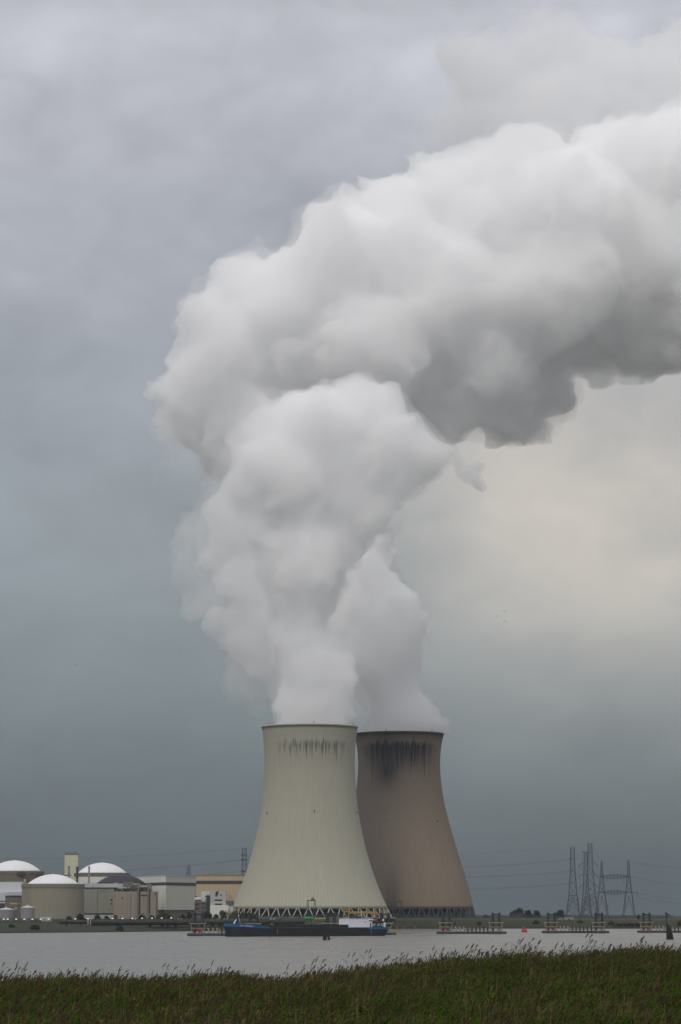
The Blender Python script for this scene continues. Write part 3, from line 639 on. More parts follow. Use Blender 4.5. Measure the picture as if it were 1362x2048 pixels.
mb.add(q.v, q.f); q = emb([(441.6, 1787.8), (441.3, 1791)], 0.42); mb.add(q.v, q.f); mb.build('emblem', B_BLUEGLASS, T)
T = block('pump_house', 'small grey annex with a dark upper box beside the front cooling tower', 'building', 456.5, 466, Y + 2, 1809.6, B_STONE, 10)
Bld().front(453, 467.5, Y + 1, 1801.3, 1809.4, 9).build('upper_box', plain('grey_box', (0.11, 0.11, 0.115), 0.15), T)
mb = MB()
for x in (456, 459, 462): mb.bar((wx(x, Y), Y + 3, wz(1801, Y)), (wx(x, Y), Y + 3, wz(1791, Y)), 0.17)
for y in (1791, 1796): mb.bar((wx(456, Y), Y + 3, wz(y, Y)), (wx(462, Y), Y + 3, wz(y, Y)), 0.15)
mb.bar((wx(462, Y), Y + 3, wz(1793, Y)), (wx(467, Y), Y + 3, wz(1800, Y)), 0.15).build('roof_frame', plain('rust_frame', (0.20, 0.13, 0.09), 0.2), T)
# tanks
for px, w, yt, Y, lab in ((10, 36, 1819.5, 2255, 'wide low grey storage tank at the left edge'), (53.5, 27.5, 1815.5, 2250, 'taller grey storage tank in front of the beige drum')):
    r = w / 2 * Y / FPX; x = wx(px, Y); z0 = gz(x, Y + r) - .5; zt = wz(yt, Y)
    T = thing('storage_tank', lab, 'tank', (x, Y + r, z0), 'storage tanks')
    MB().lathe([(r, z0), (r, zt)], 48, (x, Y + r)).build('shell', B_TANK, T, False)
    MB().lathe([(r + .2, zt + .005), (r + .2, zt + .25), (0.8, zt + 1.5), (0.8, zt + 1.9)], 48, (x, Y + r)).build('roof', B_ROOFW, T)
    MB().lathe([(r + .18, zt - .5), (r + .18, zt - .2)], 48, (x, Y + r)).lathe([(0.25, zt + 1.9), (0.25, zt + 3)], 8, (x, Y + r)).build('railing', B_PARAPET, T)
T = block('utility_shed', 'long low pale shed in front of the beige drum', 'shed', 81, 101, 2240, 1832.5, B_CREAM, 8)
panel(T, 'roof', B_PARAPET, 80.5, 101.5, 2240, 1831.9, 1833, 0.5)
T = block('utility_shed', 'small dark shed at the left foot of the brown concrete block', 'shed', 228, 234, 2330, 1830.5, B_BASE, 5)
panel(T, 'roof', B_DRUM, 227.5, 234.5, 2330, 1829.8, 1830.8, 0.3)
# right-hand small buildings
T = block('brick_hut', 'small reddish brick hut next to the dark tree right of the towers', 'hut', 1019.5, 1045, 2900, 1826.5, clad('old_brick', (0.12, 0.075, 0.055), 3, .3), 8)
panel(T, 'roof', B_BASE, 1019, 1045.5, 2900, 1825.6, 1826.8, 0.5); panel(T, 'side_bay', clad('light_brick', (0.16, 0.10, 0.075), 3, .3), 1037, 1041, 2900, 1827, 1834, 0.3)
T = block('utility_shed', 'pale low concrete shed on the dike beneath the lattice pylons', 'shed', 1118, 1126, 2640, 1836, B_GREY, 5, 1843); panel(T, 'door', B_BASE, 1121, 1123, 2640, 1838, 1843, 0.1)
T = block('utility_shed', 'wider pale low shed right of its neighbour beneath the lattice pylons', 'shed', 1129, 1148, 2640, 1834.5, B_GREY, 5, 1842); panel(T, 'door', B_BASE, 1136, 1139, 2640, 1837, 1842, 0.1)

# ------------------------------------------------------------------ fence, lamps
M_FENCE = plain('green_fence', (0.030, 0.058, 0.060), 0.25, 0.05, 0.7)
M_FENCE2 = plain('grey_green_fence', (0.060, 0.085, 0.085), 0.2, 0.05, 0.7)
def fence(label, pts, h, mat, step=3.0, gap=0.35):
    """pts: (x, y) run; slatted panels between posts"""
    T = thing('security_fence', label, 'fence', (pts[0][0], pts[0][1], gz(*pts[0])), 'security fences')
    sl = MB(); post = None
    for a, b in zip(pts[:-1], pts[1:]):
        a = Vector(a); b = Vector(b); n = max(1, int((b - a).length / step)); d = (b - a) / n
        for k in range(n):
            p = a + d * k; q = p + d; z = gz(p.x, p.y) - .3; z2 = gz(q.x, q.y) - .3
            pz = post if post is None else post.copy()
            if pz is None: pz = post = MB().bar((0, 0, 0), (0, 0, h + .5), 0.13).build('post', M_DARKSTEEL, T, local=True)
            else: COL.objects.link(pz)
            pz.location = (p.x - pts[0][0], p.y - pts[0][1], z - T.location.z)
            m = int(step / 0.75)
            for j in range(m):
                u = p + d * ((j + gap) / m); w = p + d * ((j + 1 - 0.10) / m)
                sl.add([(u.x, u.y, z), (w.x, w.y, z2), (w.x, w.y, z2 + h), (u.x, u.y, z + h), (u.x, u.y + .05, z), (w.x, w.y + .05, z2), (w.x, w.y + .05, z2 + h), (u.x, u.y + .05, z + h)],
                       [(0, 1, 2, 3), (7, 6, 5, 4), (0, 3, 7, 4), (1, 5, 6, 2), (3, 2, 6, 7)])
    sl.build('slat_panel', mat, T)
    return T
fence('teal slatted security fence on the left bank below the domes', [(wx(-40, 2150), 2150), (wx(122, 2180), 2180), (wx(300, 2270), 2270), (wx(470, 2330), 2330)], 3.6, M_FENCE2)
fence('tall dark green screen fence under the front cooling tower', [(wx(475, 2420), 2420), (wx(600, 2455), 2455), (wx(700, 2515), 2515), (wx(785, 2640), 2640)], 4.6, M_FENCE)
fence('long green security fence on the dike right of the towers', [(wx(785, 2655), 2655), (wx(1000, 2668), 2668), (wx(1170, 2672), 2672), (wx(1346, 2676), 2676)], 3.4, M_FENCE)
lamp0 = None
for px in (8, 15.5, 32.5, 49, 65, 81.5, 97.5, 150.5, 176, 225, 245, 264.5, 284.5, 304, 323.5, 342.5):
    Y = 2140 if px < 120 else 2175 + (px - 120) * 0.35; x = wx(px, Y); z = gz(x, Y); zl = wz(1838 - max(0, (px - 100)) * 0.010, Y)
    if lamp0 is None:
        T = lamp0 = thing('street_lamp', 'lit yellow lamp on a post along the fence below the power plant', 'street lamp', (x, Y, zl), 'lit lamps along the fence')
        MB().bar((0, 0, -6), (0, 0, 0.2), 0.09, 6).build('pole', M_DARKSTEEL, T, local=True)
        MB().box(-.62, -.5, -.30, .62, .25, 0.12).build('lamp_head', B_GLOW, T, local=True)
        MB().box(-.7, -.55, .125, .7, .3, .28).build('lamp_hood', M_DARKSTEEL, T, local=True)
    else:
        T = lamp0.copy(); COL.objects.link(T); T.location = (x, Y, zl)
        for ch in list(lamp0.children): c2 = ch.copy(); COL.objects.link(c2); c2.parent = T

# ------------------------------------------------------------------ pipeline on trestles along the left bank
M_PIPE = plain('black_pipe', (0.042, 0.040, 0.038), 0.3, 0.15, 0.7); M_TRESTLE = plain('trestle_concrete', (0.075, 0.068, 0.060), 0.3, 0.2, 0.9)
M_WHITEP = plain('white_rail_paint', (0.48, 0.47, 0.42), 0.1); M_PIPEG = plain('green_pipe_paint', (0.035, 0.20, 0.075), 0.15, 0.3, 0.5)
def pl(px, py, Y): return at(px, py, Y)
def pipeline(label, pxs, y_mid, r_px, Yf, mat, name='pipeline', cat='pipeline', end=True):
    a = pl(pxs[0], y_mid[0], Yf(pxs[0])); b = pl(pxs[1], y_mid[1], Yf(pxs[1])); r = r_px * a.y / FPX
    T = thing(name, label, cat, (a.x, a.y, a.z), 'pipelines on the bank'); MB().bar(a, b, r, 20).build('pipe', mat, T)
    d = (b - a); n = max(2, int(d.length / 12)); mb = MB()
    for k in range(n + 1):
        p = a + d * (k / n); e = d.normalized() * 0.18; mb.bar(p - e, p + e, r * 1.07, 20)
    mb.build('flange', mat, T)
    return T, a, b, r
YF = lambda px: 2120 + (px - 118) * 0.30
T, a, b, r = pipeline('short thin black pipe end left of the longer pipeline on the grass bank', (118.5, 176), (1844, 1844.3), 3.6, YF, M_PIPE)
for f in (0.25, 0.75): p = a.lerp(b, f); MB().box(p.x - .8, p.y - .8, gz(p.x, p.y) - 1, p.x + .8, p.y + .8, p.z - r * .9).build('support', M_TRESTLE, T)
T, a, b, r = pipeline('long thick black pipeline carried on trestles above the shore', (181.5, 606), (1845, 1843), 6.0, YF, M_PIPE)
Bar = MB(); Bar.box(0, 0, 0, 0.01, 0.01, 0.01)
wk = MB(); wk.bar(a + Vector((0, -1.2, r + .25)), b + Vector((0, -1.2, r + .25)), 0.22).bar(a + Vector((0, -1.2, r + 1.2)), b + Vector((0, -1.2, r + 1.2)), 0.05)
for k in range(60): p = a.lerp(b, k / 59) + Vector((0, -1.2, r + .2)); wk.bar(p, p + Vector((0, 0, 1.0)), 0.05)
wk.build('walkway', M_TRESTLE, T)
for px in (207, 237, 300, 325, 336, 352, 383, 425, 440, 468, 500, 530, 560, 590):
    p = pl(px, 1845, YF(px)); MB().box(p.x - 1.3, p.y - 1.6, -1.0, p.x + 1.3, p.y + 1.6, p.z - r + .5).build('trestle', M_TRESTLE, T)
lo = MB(); lo.bar(pl(290, 1855, YF(290)), pl(606, 1853.5, YF(606)), 0.9, 4); lo.build('lower_beam', M_PIPE, T)
for px in (177, 182, 265, 270, 355, 361, 447, 453, 541, 547):
    Yh = YF(px) - 2.6; p0 = pl(px, 1850, Yh); m = Yh / FPX
    pts = [p0 + Vector((m * dx, 0, m * dz)) for dx, dz in ((-1.2, 0), (-1.2, 7), (-.4, 10.5), (1.2, 12.4), (2.6, 12.6))]
    T2 = thing('vent_pipe', 'white curved vent pipe standing in a pair in front of the black pipeline', 'vent pipe', p0, 'white vent pipes'); MB().path(pts, 0.30, 8).build('pipe', M_WHITEP, T2)
    MB().bar(p0 + Vector((-1.2 * m, 0, -.8)), p0 + Vector((-1.2 * m, 0, .2)), 0.5, 8).build('base', M_TRESTLE, T2)
# piles of the old jetty in the shallow water
rq = random.Random(9); m0 = MB().bar((0, 0, -3), (0, 0, 3.2), 0.32, 7, 0.26).build('timber_pile', plain('weathered_timber', (0.050, 0.045, 0.038), 0.3, 0.5, 0.95)); first = True
for k in range(46):
    px = 308 + k * 5.3 + rq.uniform(-1, 1); Yp = YF(px) - 8 + rq.uniform(-1, 1); o = m0 if first else m0.copy()
    if not first: COL.objects.link(o)
    first = False; o.location = (wx(px, Yp), Yp, rq.uniform(-0.4, 1.0)); tag(o, 'weathered timber pile standing in the shallow water under the pipeline', 'pile', 'timber piles under the pipeline')
# green pipe run and crates behind the barge
YG = lambda px: 2270 + (px - 600) * 0.3
T, a, b, r = pipeline('bright green pipe with a bent end behind the barge', (607.5, 624), (1837, 1837.2), 3.6, YG, M_PIPEG, 'green_pipe', 'pipe')
q = pl(626, 1846, YG(626)); MB().bar(b, q, r * .8, 16).build('elbow', M_PIPEG, T); q2 = pl(650, 1838, YG(650)); MB().bar(pl(629, 1838.5, YG(629)), q2, r * .55, 14).build('pipe', plain('yellow_pipe_paint', (0.22, 0.20, 0.06), 0.1), T)
MB().bar(pl(630, 1839, YG(630)), pl(652, 1836, YG(652)), r * .35, 10).build('branch_pipe', M_PIPEG, T)
for k, (x0, x1, y0, lab) in enumerate(((631, 646, 1845, 'grey brown skip behind the barge, right of the green pipe'), (668, 682, 1841, 'stack of rusty brown plant behind the barge, left of the white deckhouse'))):
    Y = 2250; T = block('steel_skip', lab, 'container', x0, x1, Y, y0, plain('skip_steel_%d' % k, (0.13, 0.105, 0.085) if k == 0 else (0.10, 0.075, 0.065), .25), 6, 1856)
    for j in range(4): panel(T, 'rib', M_TRESTLE, x0 + 1 + j * (x1 - x0 - 2) / 3.4, x0 + 1.7 + j * (x1 - x0 - 2) / 3.4, Y, y0, 1856, 0.3)
# yellow crane
Y = 2400; M_CRANE = plain('yellow_crane_paint', (0.30, 0.185, 0.04), 0.15, 0.2, 0.6)
T = thing('gantry_crane', 'yellow gantry crane beam in front of the tower legs', 'crane', (wx(718, Y), Y, 9))
Bld().front(697, 751, Y, 1822.5, 1827, 2.0).build('girder', M_CRANE, T); Bld().front(686.5, 698.8, Y - .4, 1817.5, 1820, 2.6).front(686.5, 698.8, Y - .3, 1821.6, 1824.6, 2.4).build('trolley', M_CRANE, T)
Bld().front(688, 697.4, Y, 1820.1, 1821.5, 2).build('cabin', B_BASE, T)
for x in (687.5, 752): Bld().front(x - .9, x + .9, Y + .2, 1822, 1842, 1).build('leg', M_CRANE, T)
# intake gantries
for px0, px1, yt, Y, lab, lw_ in ((613.5, 632, 1801, 2440, 'dark intake gantry frame standing before the pale front tower', .33), (789, 805, 1803.5, 2660, 'dark intake gantry frame standing before the brown rear tower', .33)):
    z0 = gz(wx(px0, Y), Y) - .5; T = thing('intake_gantry', lab, 'gantry', (wx((px0 + px1) / 2, Y), Y, z0), 'intake gantry frames'); zt = wz(yt, Y); a = wx(px0, Y); b = wx(px1, Y); w = (b - a)
    for f0, f1 in ((0.0, 0.04), (0.26, 0.16), (0.72, 0.80), (1.0, 0.95)):
        MB().bar((a + w * f0, Y, z0), (a + w * f1, Y, zt), lw_).build('leg', M_DARKSTEEL, T)
    mb = MB().bar((a, Y, zt), (b, Y, zt), 0.45); 
    for f0, f1 in ((0.03, .17), (.78, .97)):
        for z in (.35, .6, .82): mb.bar((a + w * f0, Y, z0 + (zt - z0) * z), (a + w * f1, Y, z0 + (zt - z0) * z), .18)
    mb.build('crossbeam', M_DARKSTEEL, T); MB().box(a + w * .45, Y - 1, zt + .3, a + w * .85, Y + 1, zt + 1.6).box(a + w * .55, Y - .7, zt + 1.6, a + w * .75, Y + .7, zt + 2.6).build('hoist', plain('hoist_paint', (0.14, 0.115, 0.06), .2), T)

# ------------------------------------------------------------------ trees
M_LEAF = [leafmat('tree_leaf_%d' % k, a, b, c, 0.15) for k, (a, b, c) in enumerate((((0.022, 0.045, 0.022), (0.040, 0.065, 0.028), (0.050, 0.075, 0.030)), ((0.050, 0.080, 0.022), (0.085, 0.120, 0.032), (0.10, 0.13, 0.04))))]
M_BARK = plain('bark', (0.05, 0.042, 0.034), 0.2, 1.0, 0.95)
def tree(px, Y, y_top, w_px, label, mat=0, y_bot=None, seed=0, name='tree', group='trees and bushes around the power plant', low=0.12):
    rg_ = random.Random(seed * 7 + int(px)); m = Y / FPX; x = wx(px, Y); z0 = gz(x, Y) - .2; H = wz(y_top - 1, Y) - z0; W = w_px * m * 1.25
    T = thing(name, label, 'bush' if name == 'bush' else 'tree', (x, Y, z0), group)
    tr = MB(); top = Vector((rg_.uniform(-.1, .1) * W, 0, H * .65)); tr.bar((0, 0, 0), top, max(.12, H * .03), 7, H * .012)
    for k in range(6):
        a = rg_.uniform(0, 6.28); s = rg_.uniform(.15, .6); p = top * s; tr.bar(p, p + Vector((math.cos(a) * W * .3, math.sin(a) * W * .3, H * .3)), H * .014, 5, H * .005)
    tr.build('trunk', M_BARK, T, local=True)
    cr_ = MB(); lobes = []
    for k in range(14 + int(1.5 * W)):
        a = rg_.uniform(0, 6.28); rr_ = math.sqrt(rg_.random()) * W * .40; zf = rg_.uniform(low, .88); taper = 1 - max(0, zf - .45) * 1.1
        lobes.append((Vector((math.cos(a) * rr_ * taper, math.sin(a) * rr_ * taper, H * zf)), rg_.uniform(.14, .25) * min(W, H) + .4))
    lobes.append((Vector((0, 0, H * .85)), H * .15))
    for c, r in lobes:
        for k in range(46):
            d = Vector((rg_.gauss(0, 1), rg_.gauss(0, 1), rg_.gauss(0, 1))).normalized(); p = c + d * r * rg_.uniform(.55, 1.05)
            if p.z < .1: continue
            s = rg_.uniform(.28, .62); u = d.cross(Vector((rg_.gauss(0, 1), rg_.gauss(0, 1), rg_.gauss(0, 1)))).normalized() * s; v = (d * rg_.uniform(-.6, .6) + u.cross(d).normalized()).normalized() * s * rg_.uniform(.5, 1)
            cr_.add([p - u - v, p + u - v * .4, p + u * .5 + v, p - u * .7 + v * .7], [(0, 1, 2, 3)])
    cr_.build('crown', M_LEAF[mat], T, local=True)
    return T
for k, (px, Y, yt, w, lab, m_) in enumerate((
    (160, 2200, 1829, 14, 'dark bush in front of the right foot of the beige drum', 0), (139, 2205, 1834, 9, 'low bush left of the rounder dark bush by the beige drum', 0),
    (195, 2215, 1830, 14, 'dark bush in front of the grey hall', 0), (213, 2220, 1833, 8, 'small bush between the grey hall and the brown block', 0),
    (283, 2290, 1829.5, 13, 'round dark bush before the recess of the brown block', 0), (303, 2295, 1831, 11, 'small bush at the right foot of the brown block', 0),
    (316, 2300, 1832, 11, 'low bush under the left corner of the pale cream hall', 0), (333, 2300, 1827, 18, 'broad bush in front of the pale cream hall corner', 0),
    (365, 2310, 1829, 14, 'bush before the right wall of the pale cream hall', 0), (378, 2312, 1825, 14, 'taller bush before the right end of the pale cream hall', 0),
    (413, 2320, 1825, 20, 'wide dark bush in front of the taupe offices', 0), (432, 2322, 1829, 12, 'small round bush in front of the white office building', 0),
    (447, 2324, 1822.5, 17, 'round dark tree at the right end of the white office building', 0), (466, 2330, 1823, 15, 'light green bush beside the left edge of the front tower', 1),
    (478, 2335, 1827, 15, 'dark bush under the left legs of the front tower', 0), (492, 2340, 1826, 15, 'dark bush below the bow mast, under the tower legs', 0), (506, 2345, 1828, 13, 'dark bush right of the bow mast, under the tower legs', 0),
    (1036, 2930, 1817.5, 22, 'broad dark tree beside the brick hut right of the towers', 0), (1056, 2935, 1822, 14, 'smaller dark tree on the right side of the broad tree', 0), (1074, 2940, 1823, 15, 'lone round tree left of the lattice pylons', 0),
    (1062, 2700, 1830, 8, 'low bush along the green fence right of the dark trees', 0),
    (1122, 2900, 1822, 15, 'dark tree at the foot of the leftmost lattice pylon', 0), (1116, 2905, 1827, 10, 'low tree just left of the first lattice pylon foot', 0),
    (908, 2720, 1829.5, 10, 'low dark bush behind the fence right of the brown tower', 0), (972, 2720, 1831, 12, 'low dark bush behind the fence left of the dark trees', 0), (1277, 2650, 1830.5, 4, 'small slim bush on the dike right of the twin mast pylon', 0), (1360, 2600, 1842, 14, 'dark bush on the bank at the right edge', 0))):
    tree(px, Y, yt, w, lab, m_, seed=k, low=.06)

for k, (px, d, yh, w, lab) in enumerate(((905, 22, 1849, 11, 'round dark bush low on the bank right of the brown tower'), (958, 18, 1850, 8, 'small bush low on the bank beside the right piles of the middle pontoon'), (1072, 24, 1847, 13, 'broad bush low on the bank right of the red buoy'),
        (1160, 30, 1847, 9, 'bush on the bank between the pale sheds and the outfall'), (1222, 20, 1848, 12, 'dark bush at the left end of the outfall'), (1300, 20, 1849, 10, 'dark bush right of the outfall'), (70, 60, 1854, 18, 'low dark bush on the grassy left bank'), (23, 100, 1852, 10, 'small dark bush near the left edge of the grassy bank'), (240, 18, 1856, 14, 'low dark bush on the shore below the black pipeline'))):
    Y = float(shore(wx(px, 2560 if px > 500 else 2100))) + d; zb = gz(wx(px, Y), Y)
    tree(px, Y, 1830 + (CAM_Z - zb - w * 0.42 * Y / FPX) / Y * FPX, w, lab, 0, seed=60 + k, name='bush', group='bushes on the far bank', low=.05)
# ------------------------------------------------------------------ lattice pylons and their lines
M_LATT = plain('galvanised_lattice', (0.095, 0.104, 0.132), 0.15, 0.3, 0.6)
def lattice(mb, prof, c, bw=0.26, n=None, ratio=1.0):
    """square lattice mast: prof = [(half width, z), ...] upwards; bays as tall as they are wide"""
    z = prof[0][1]; zs = [z]; hw = lambda z: float(np.interp(z, [p[1] for p in prof], [p[0] for p in prof]))
    while z < prof[-1][1] - 0.5:
        z = min(prof[-1][1], z + max(1.6, hw(z) * 2 * ratio)); zs.append(z)
    cor = lambda z: [Vector((c[0] + sx * hw(z), c[1] + sy * hw(z), z)) for sx, sy in ((-1, -1), (1, -1), (1, 1), (-1, 1))]
    for a, b in zip(zs[:-1], zs[1:]):
        A, B = cor(a), cor(b)
        for k in range(4):
            j = (k + 1) % 4; mb.bar(A[k], B[k], bw); mb.bar(A[k], B[j], bw * .75).bar(A[j], B[k], bw * .75).bar(B[k], B[j], bw * .7)
    return mb
def portal_legs(mb, c, z0, zw, hb, hw, bw):
    """the open, arched foot of a pylon below its waist"""
    for sx, sy in ((-1, -1), (1, -1), (1, 1), (-1, 1)):
        a = Vector((c[0] + sx * hb, c[1] + sy * hb, z0)); b = Vector((c[0] + sx * hw, c[1] + sy * hw, zw)); mb.bar(a, b, bw)
    for s in (-1, 1):
        for ax in (0, 1):
            P = lambda u, f: Vector((c[0] + (u if ax == 0 else s) * (hb + (hw - hb) * f), c[1] + (s if ax == 0 else u) * (hb + (hw - hb) * f), z0 + (zw - z0) * f))
            mb.bar(P(-1, 0), P(-.45, .55), bw * .6).bar(P(1, 0), P(.45, .55), bw * .6).bar(P(-.45, .55), P(0, .9), bw * .6).bar(P(.45, .55), P(0, .9), bw * .6)
            mb.bar(P(-1, .55), P(1, .55), bw * .5).bar(P(-1, .27), P(-.72, .27), bw * .5).bar(P(1, .27), P(.72, .27), bw * .5).bar(P(-1, .55), P(-.72, .27), bw * .5).bar(P(1, .55), P(.72, .27), bw * .5)
def arm(mb, a, b, w, d):
    """lattice cross-arm between a and b"""
    a = Vector(a); b = Vector(b); n = 5; up = Vector((0, 0, d))
    for k in range(n):
        p = a.lerp(b, k / n); q = a.lerp(b, (k + 1) / n); f0 = 1 - k / n; f1 = 1 - (k + 1) / n
        mb.bar(p, q, w).bar(p + up * f0, q + up * f1, w).bar(p, q + up * f1, w * .7)
YP = 2900.0; mp_ = YP / FPX
def pylon(px, y_top, y_waist, top_hw, waist_hw, base_hw, label, name='lattice_pylon', Y=YP, bw=0.23, y_base=1831):
    m = Y / FPX; x = wx(px, Y); z0 = wz(y_base, Y) - 1.5; c = (x, Y + base_hw * m)
    T = thing(name, label, 'pylon', (c[0], c[1], z0), 'lattice pylons')
    zw = wz(y_waist, Y); zt = wz(y_top, Y)
    mb = MB(); portal_legs(mb, c, z0, zw, base_hw * m, waist_hw * m, bw); lattice(mb, [(base_hw * m, z0), (waist_hw * m, zw)], c, bw * .8, ratio=.45); mb.build('foot', M_LATT, T)
    mb = MB(); lattice(mb, [(waist_hw * m, zw), (top_hw * m * 1.25, zw + (zt - zw) * .55), (top_hw * m, zt)], c, bw * .9); mb.build('mast', M_LATT, T)
    return T, c
def insul(mb, p, q, n=5):
    mb.bar(p, q, 0.14, 6)
    for k in range(n): r = Vector(p).lerp(Vector(q), (k + .5) / n); mb.bar(r - Vector((0, 0, .12)), r + Vector((0, 0, .12)), 0.30, 8)
TA, cA = pylon(1147.5, 1693, 1790, 3.7, 8.0, 14, 'leftmost tall lattice pylon, narrow square mast with no long arms')
mb = MB()
for y in (1717.5, 1741.5, 1766): z = wz(y, YP); arm(mb, (cA[0], cA[1] - 3, z), (cA[0] - 5.2, cA[1] - 3, z - .4), .2, 1.2)
mb.build('cross_arm', M_LATT, TA)
TB, cB = pylon(1183, 1685, 1788, 3.8, 9, 17, 'tallest lattice pylon with short hooked arms on its right side')
mb = MB(); i_ = MB()
for y in (1725, 1747, 1768.5):
    z = wz(y, YP); arm(mb, (cB[0] + 3, cB[1] - 2, z), (cB[0] + 15 * mp_, cB[1] - 2, z - 3.0), .22, 1.6); insul(i_, (cB[0] + 15 * mp_, cB[1] - 2, z - 3), (cB[0] + 14 * mp_, cB[1] - 2, z - 4.6))
mb.build('cross_arm', M_LATT, TB); i_.build('insulator', M_LATT, TB)
TC, cC = pylon(1173.5, 1704, 1792, 3.0, 6.5, 11, 'slimmer lattice pylon just left of the tallest one, hooked arms on its left side', Y=2960.0)
mb = MB(); i_ = MB(); mc = 2960 / FPX
for y, w in ((1704.5, 8.5), (1725.5, 14.5), (1748, 14.5), (1769, 14.5)):
    z = wz(y, 2960); dz = 3.0 if w > 10 else 0; arm(mb, (cC[0] - 1.5, cC[1] - 2, z), (cC[0] - w * mc, cC[1] - 2, z - dz), .22, 1.6)
    if w > 10: insul(i_, (cC[0] - w * mc, cC[1] - 2, z - dz), (cC[0] - (w - 4) * mc, cC[1] - 2, z - dz - 2.6))
arm(mb, (cC[0] + 1.5, cC[1] - 2, wz(1704.5, 2960)), (cC[0] + 9 * mc, cC[1] - 2, wz(1704.5, 2960)), .22, 1.4)
mb.build('cross_arm', M_LATT, TC); i_.build('insulator', M_LATT, TC)
# the twin-mast portal
YD = 2880.0; md = YD / FPX; xl, xr = wx(1205.5, YD), wx(1259.5, YD); z0 = wz(1832, YD) - 1
TD = thing('portal_pylon', 'twin mast portal pylon with two lens shaped bridges between its masts', 'pylon', ((xl + xr) / 2, YD + 6, z0), 'lattice pylons')
for x, yt in ((xl, 1722), (xr, 1720.5)):
    c = (x, YD + 6); mb = MB(); zw = wz(1787, YD); portal_legs(mb, c, z0, zw, 12 * md, 6.0 * md, .26); mb.build('foot', M_LATT, TD)
    mb = MB(); lattice(mb, [(6.0 * md, zw), (3.0 * md, wz(1752, YD)), (.9 * md, wz(yt, YD))], c, .24, ratio=1.2); mb.build('mast', M_LATT, TD)
def lens(y, xa, xb, tails):
    mb = MB(); z = wz(y, YD); n = 16; h = 2.1
    for sy in (-1.2, 1.2):
        up = []; dn = []
        for k in range(n + 1):
            f = k / n; s = math.sin(math.pi * f); up.append(Vector((xa + (xb - xa) * f, YD + 6 + sy, z + .3 + h * .85 * s))); dn.append(Vector((xa + (xb - xa) * f, YD + 6 + sy, z - .3 - h * .85 * s)))
        mb.path(up, .30, 4).path(dn, .30, 4)
        for k in range(n): mb.bar(up[k], dn[k + 1] if k % 2 else dn[k], .17); mb.bar(up[k + 1], dn[k], .14)
    for x0, x1 in tails: mb.bar((x0, YD + 6, z), (x1, YD + 6, z), .42)
    return mb.build('bridge', M_LATT, TD)
lens(1753, wx(1204, YD), wx(1258, YD), [(wx(1200, YD), wx(1210, YD)), (wx(1254, YD), wx(1264, YD))])
lens(1784.5, wx(1206, YD), wx(1256, YD), [(wx(1194, YD), wx(1210, YD)), (wx(1252, YD), wx(1276, YD))])
i_ = MB()
for px, y0, y1 in ((1249.5, 1756, 1766), (1277, 1785, 1795), (1215, 1757, 1764), (1196, 1786, 1793)): insul(i_, (wx(px, YD), YD + 6, wz(y0, YD)), (wx(px, YD), YD + 6, wz(y1, YD)))
i_.build('insulator', M_LATT, TD)
mb = MB()
for pxs in (((1208, 1755), (1222, 1768), (1236, 1771), (1249, 1766)), ((1208, 1788), (1226, 1797), (1244, 1796), (1256, 1788))): mb.path([at(a, b, YD + 6) for a, b in pxs], .09, 4)
mb.build('jumper_cable', M_LATT, TD)
# pylons behind the plant on the left
T, cE = pylon(488, 1696, 1790, 3.9, 5.2, 9, 'lattice pylon partly hidden by the left side of the front cooling tower', Y=3000.0, bw=.32)
mb = MB()
for y in (1710, 1719.5, 1742.5): z = wz(y, 3000); mb.box(cE[0] - 4.8 * .505, cE[1] - 2.6, z - .5, cE[0] + 4.8 * .505, cE[1] + 2.6, z + .5); arm(mb, (cE[0], cE[1] - 3, z), (cE[0] - 4.5, cE[1] - 3, z), .2, 1)
mb.build('cross_arm', M_LATT, T)
YA = 2600.0; ma = YA / FPX; z0 = wz(1752, YA); x = wx(376.3, YA)
T = thing('lattice_arch', 'small round topped lattice mast on the roof line left of the ochre hall', 'mast', (x, YA, wz(1758, YA)))
mb = MB(); pr = [(-3.6, 1758), (-3.2, 1745), (-2.7, 1737), (-1.7, 1732.5), (0, 1731), (1.7, 1732.5), (2.7, 1737), (3.2, 1745), (3.6, 1758)]
for sy in (0, 2.5): mb.path([Vector((x + a * ma, YA + sy, wz(b, YA))) for a, b in pr], .26, 5)
for y0, y1 in ((1757, 1751), (1751, 1745), (1745, 1740), (1740, 1735)):
    for sy in (0, 2.5):
        w0 = np.interp(-y0, [-1758, -1745, -1737, -1732], [3.6, 3.2, 2.7, 1.7]) * ma; w1 = np.interp(-y1, [-1758, -1745, -1737, -1732], [3.6, 3.2, 2.7, 1.7]) * ma
        a = Vector((x - w0, YA + sy, wz(y0, YA))); b = Vector((x + w1, YA + sy, wz(y1, YA))); a2 = Vector((x + w0, YA + sy, wz(y0, YA))); b2 = Vector((x - w1, YA + sy, wz(y1, YA))); mb.bar(a, b, .16).bar(a2, b2, .16).bar(b, b2, .16)
mb.build('frame', M_LATT, T)
M_WIRE = plain('aluminium_cable', (0.070, 0.076, 0.09), 0.05)
def cable(p, q, sag, label, group, r=0.085, n=14):
    p = Vector(p); q = Vector(q); pts = []
    for k in range(n + 1):
        f = k / n; v = p.lerp(q, f); v.z -= sag * 4 * f * (1 - f); pts.append(v)
    T = thing('power_line', label, 'power line', p, group); MB().path(pts, r, 4).build('conductor', M_WIRE, T); return T
LW = 'thin sagging power cable between distant pylons, passing behind both cooling towers'
for y0, y1 in ((1717.5, 1710), (1741.5, 1719.5), (1766, 1742.5)):
    z0, z1 = wz(y0, YP) - .4, wz(y1, 3000)
    for dz in (0, -0.9): cable((cA[0] - 5.2, cA[1] - 3, z0 + dz), (cE[0] + 3, cE[1], z1 + dz), 10, LW, 'cables behind the cooling towers', n=30)
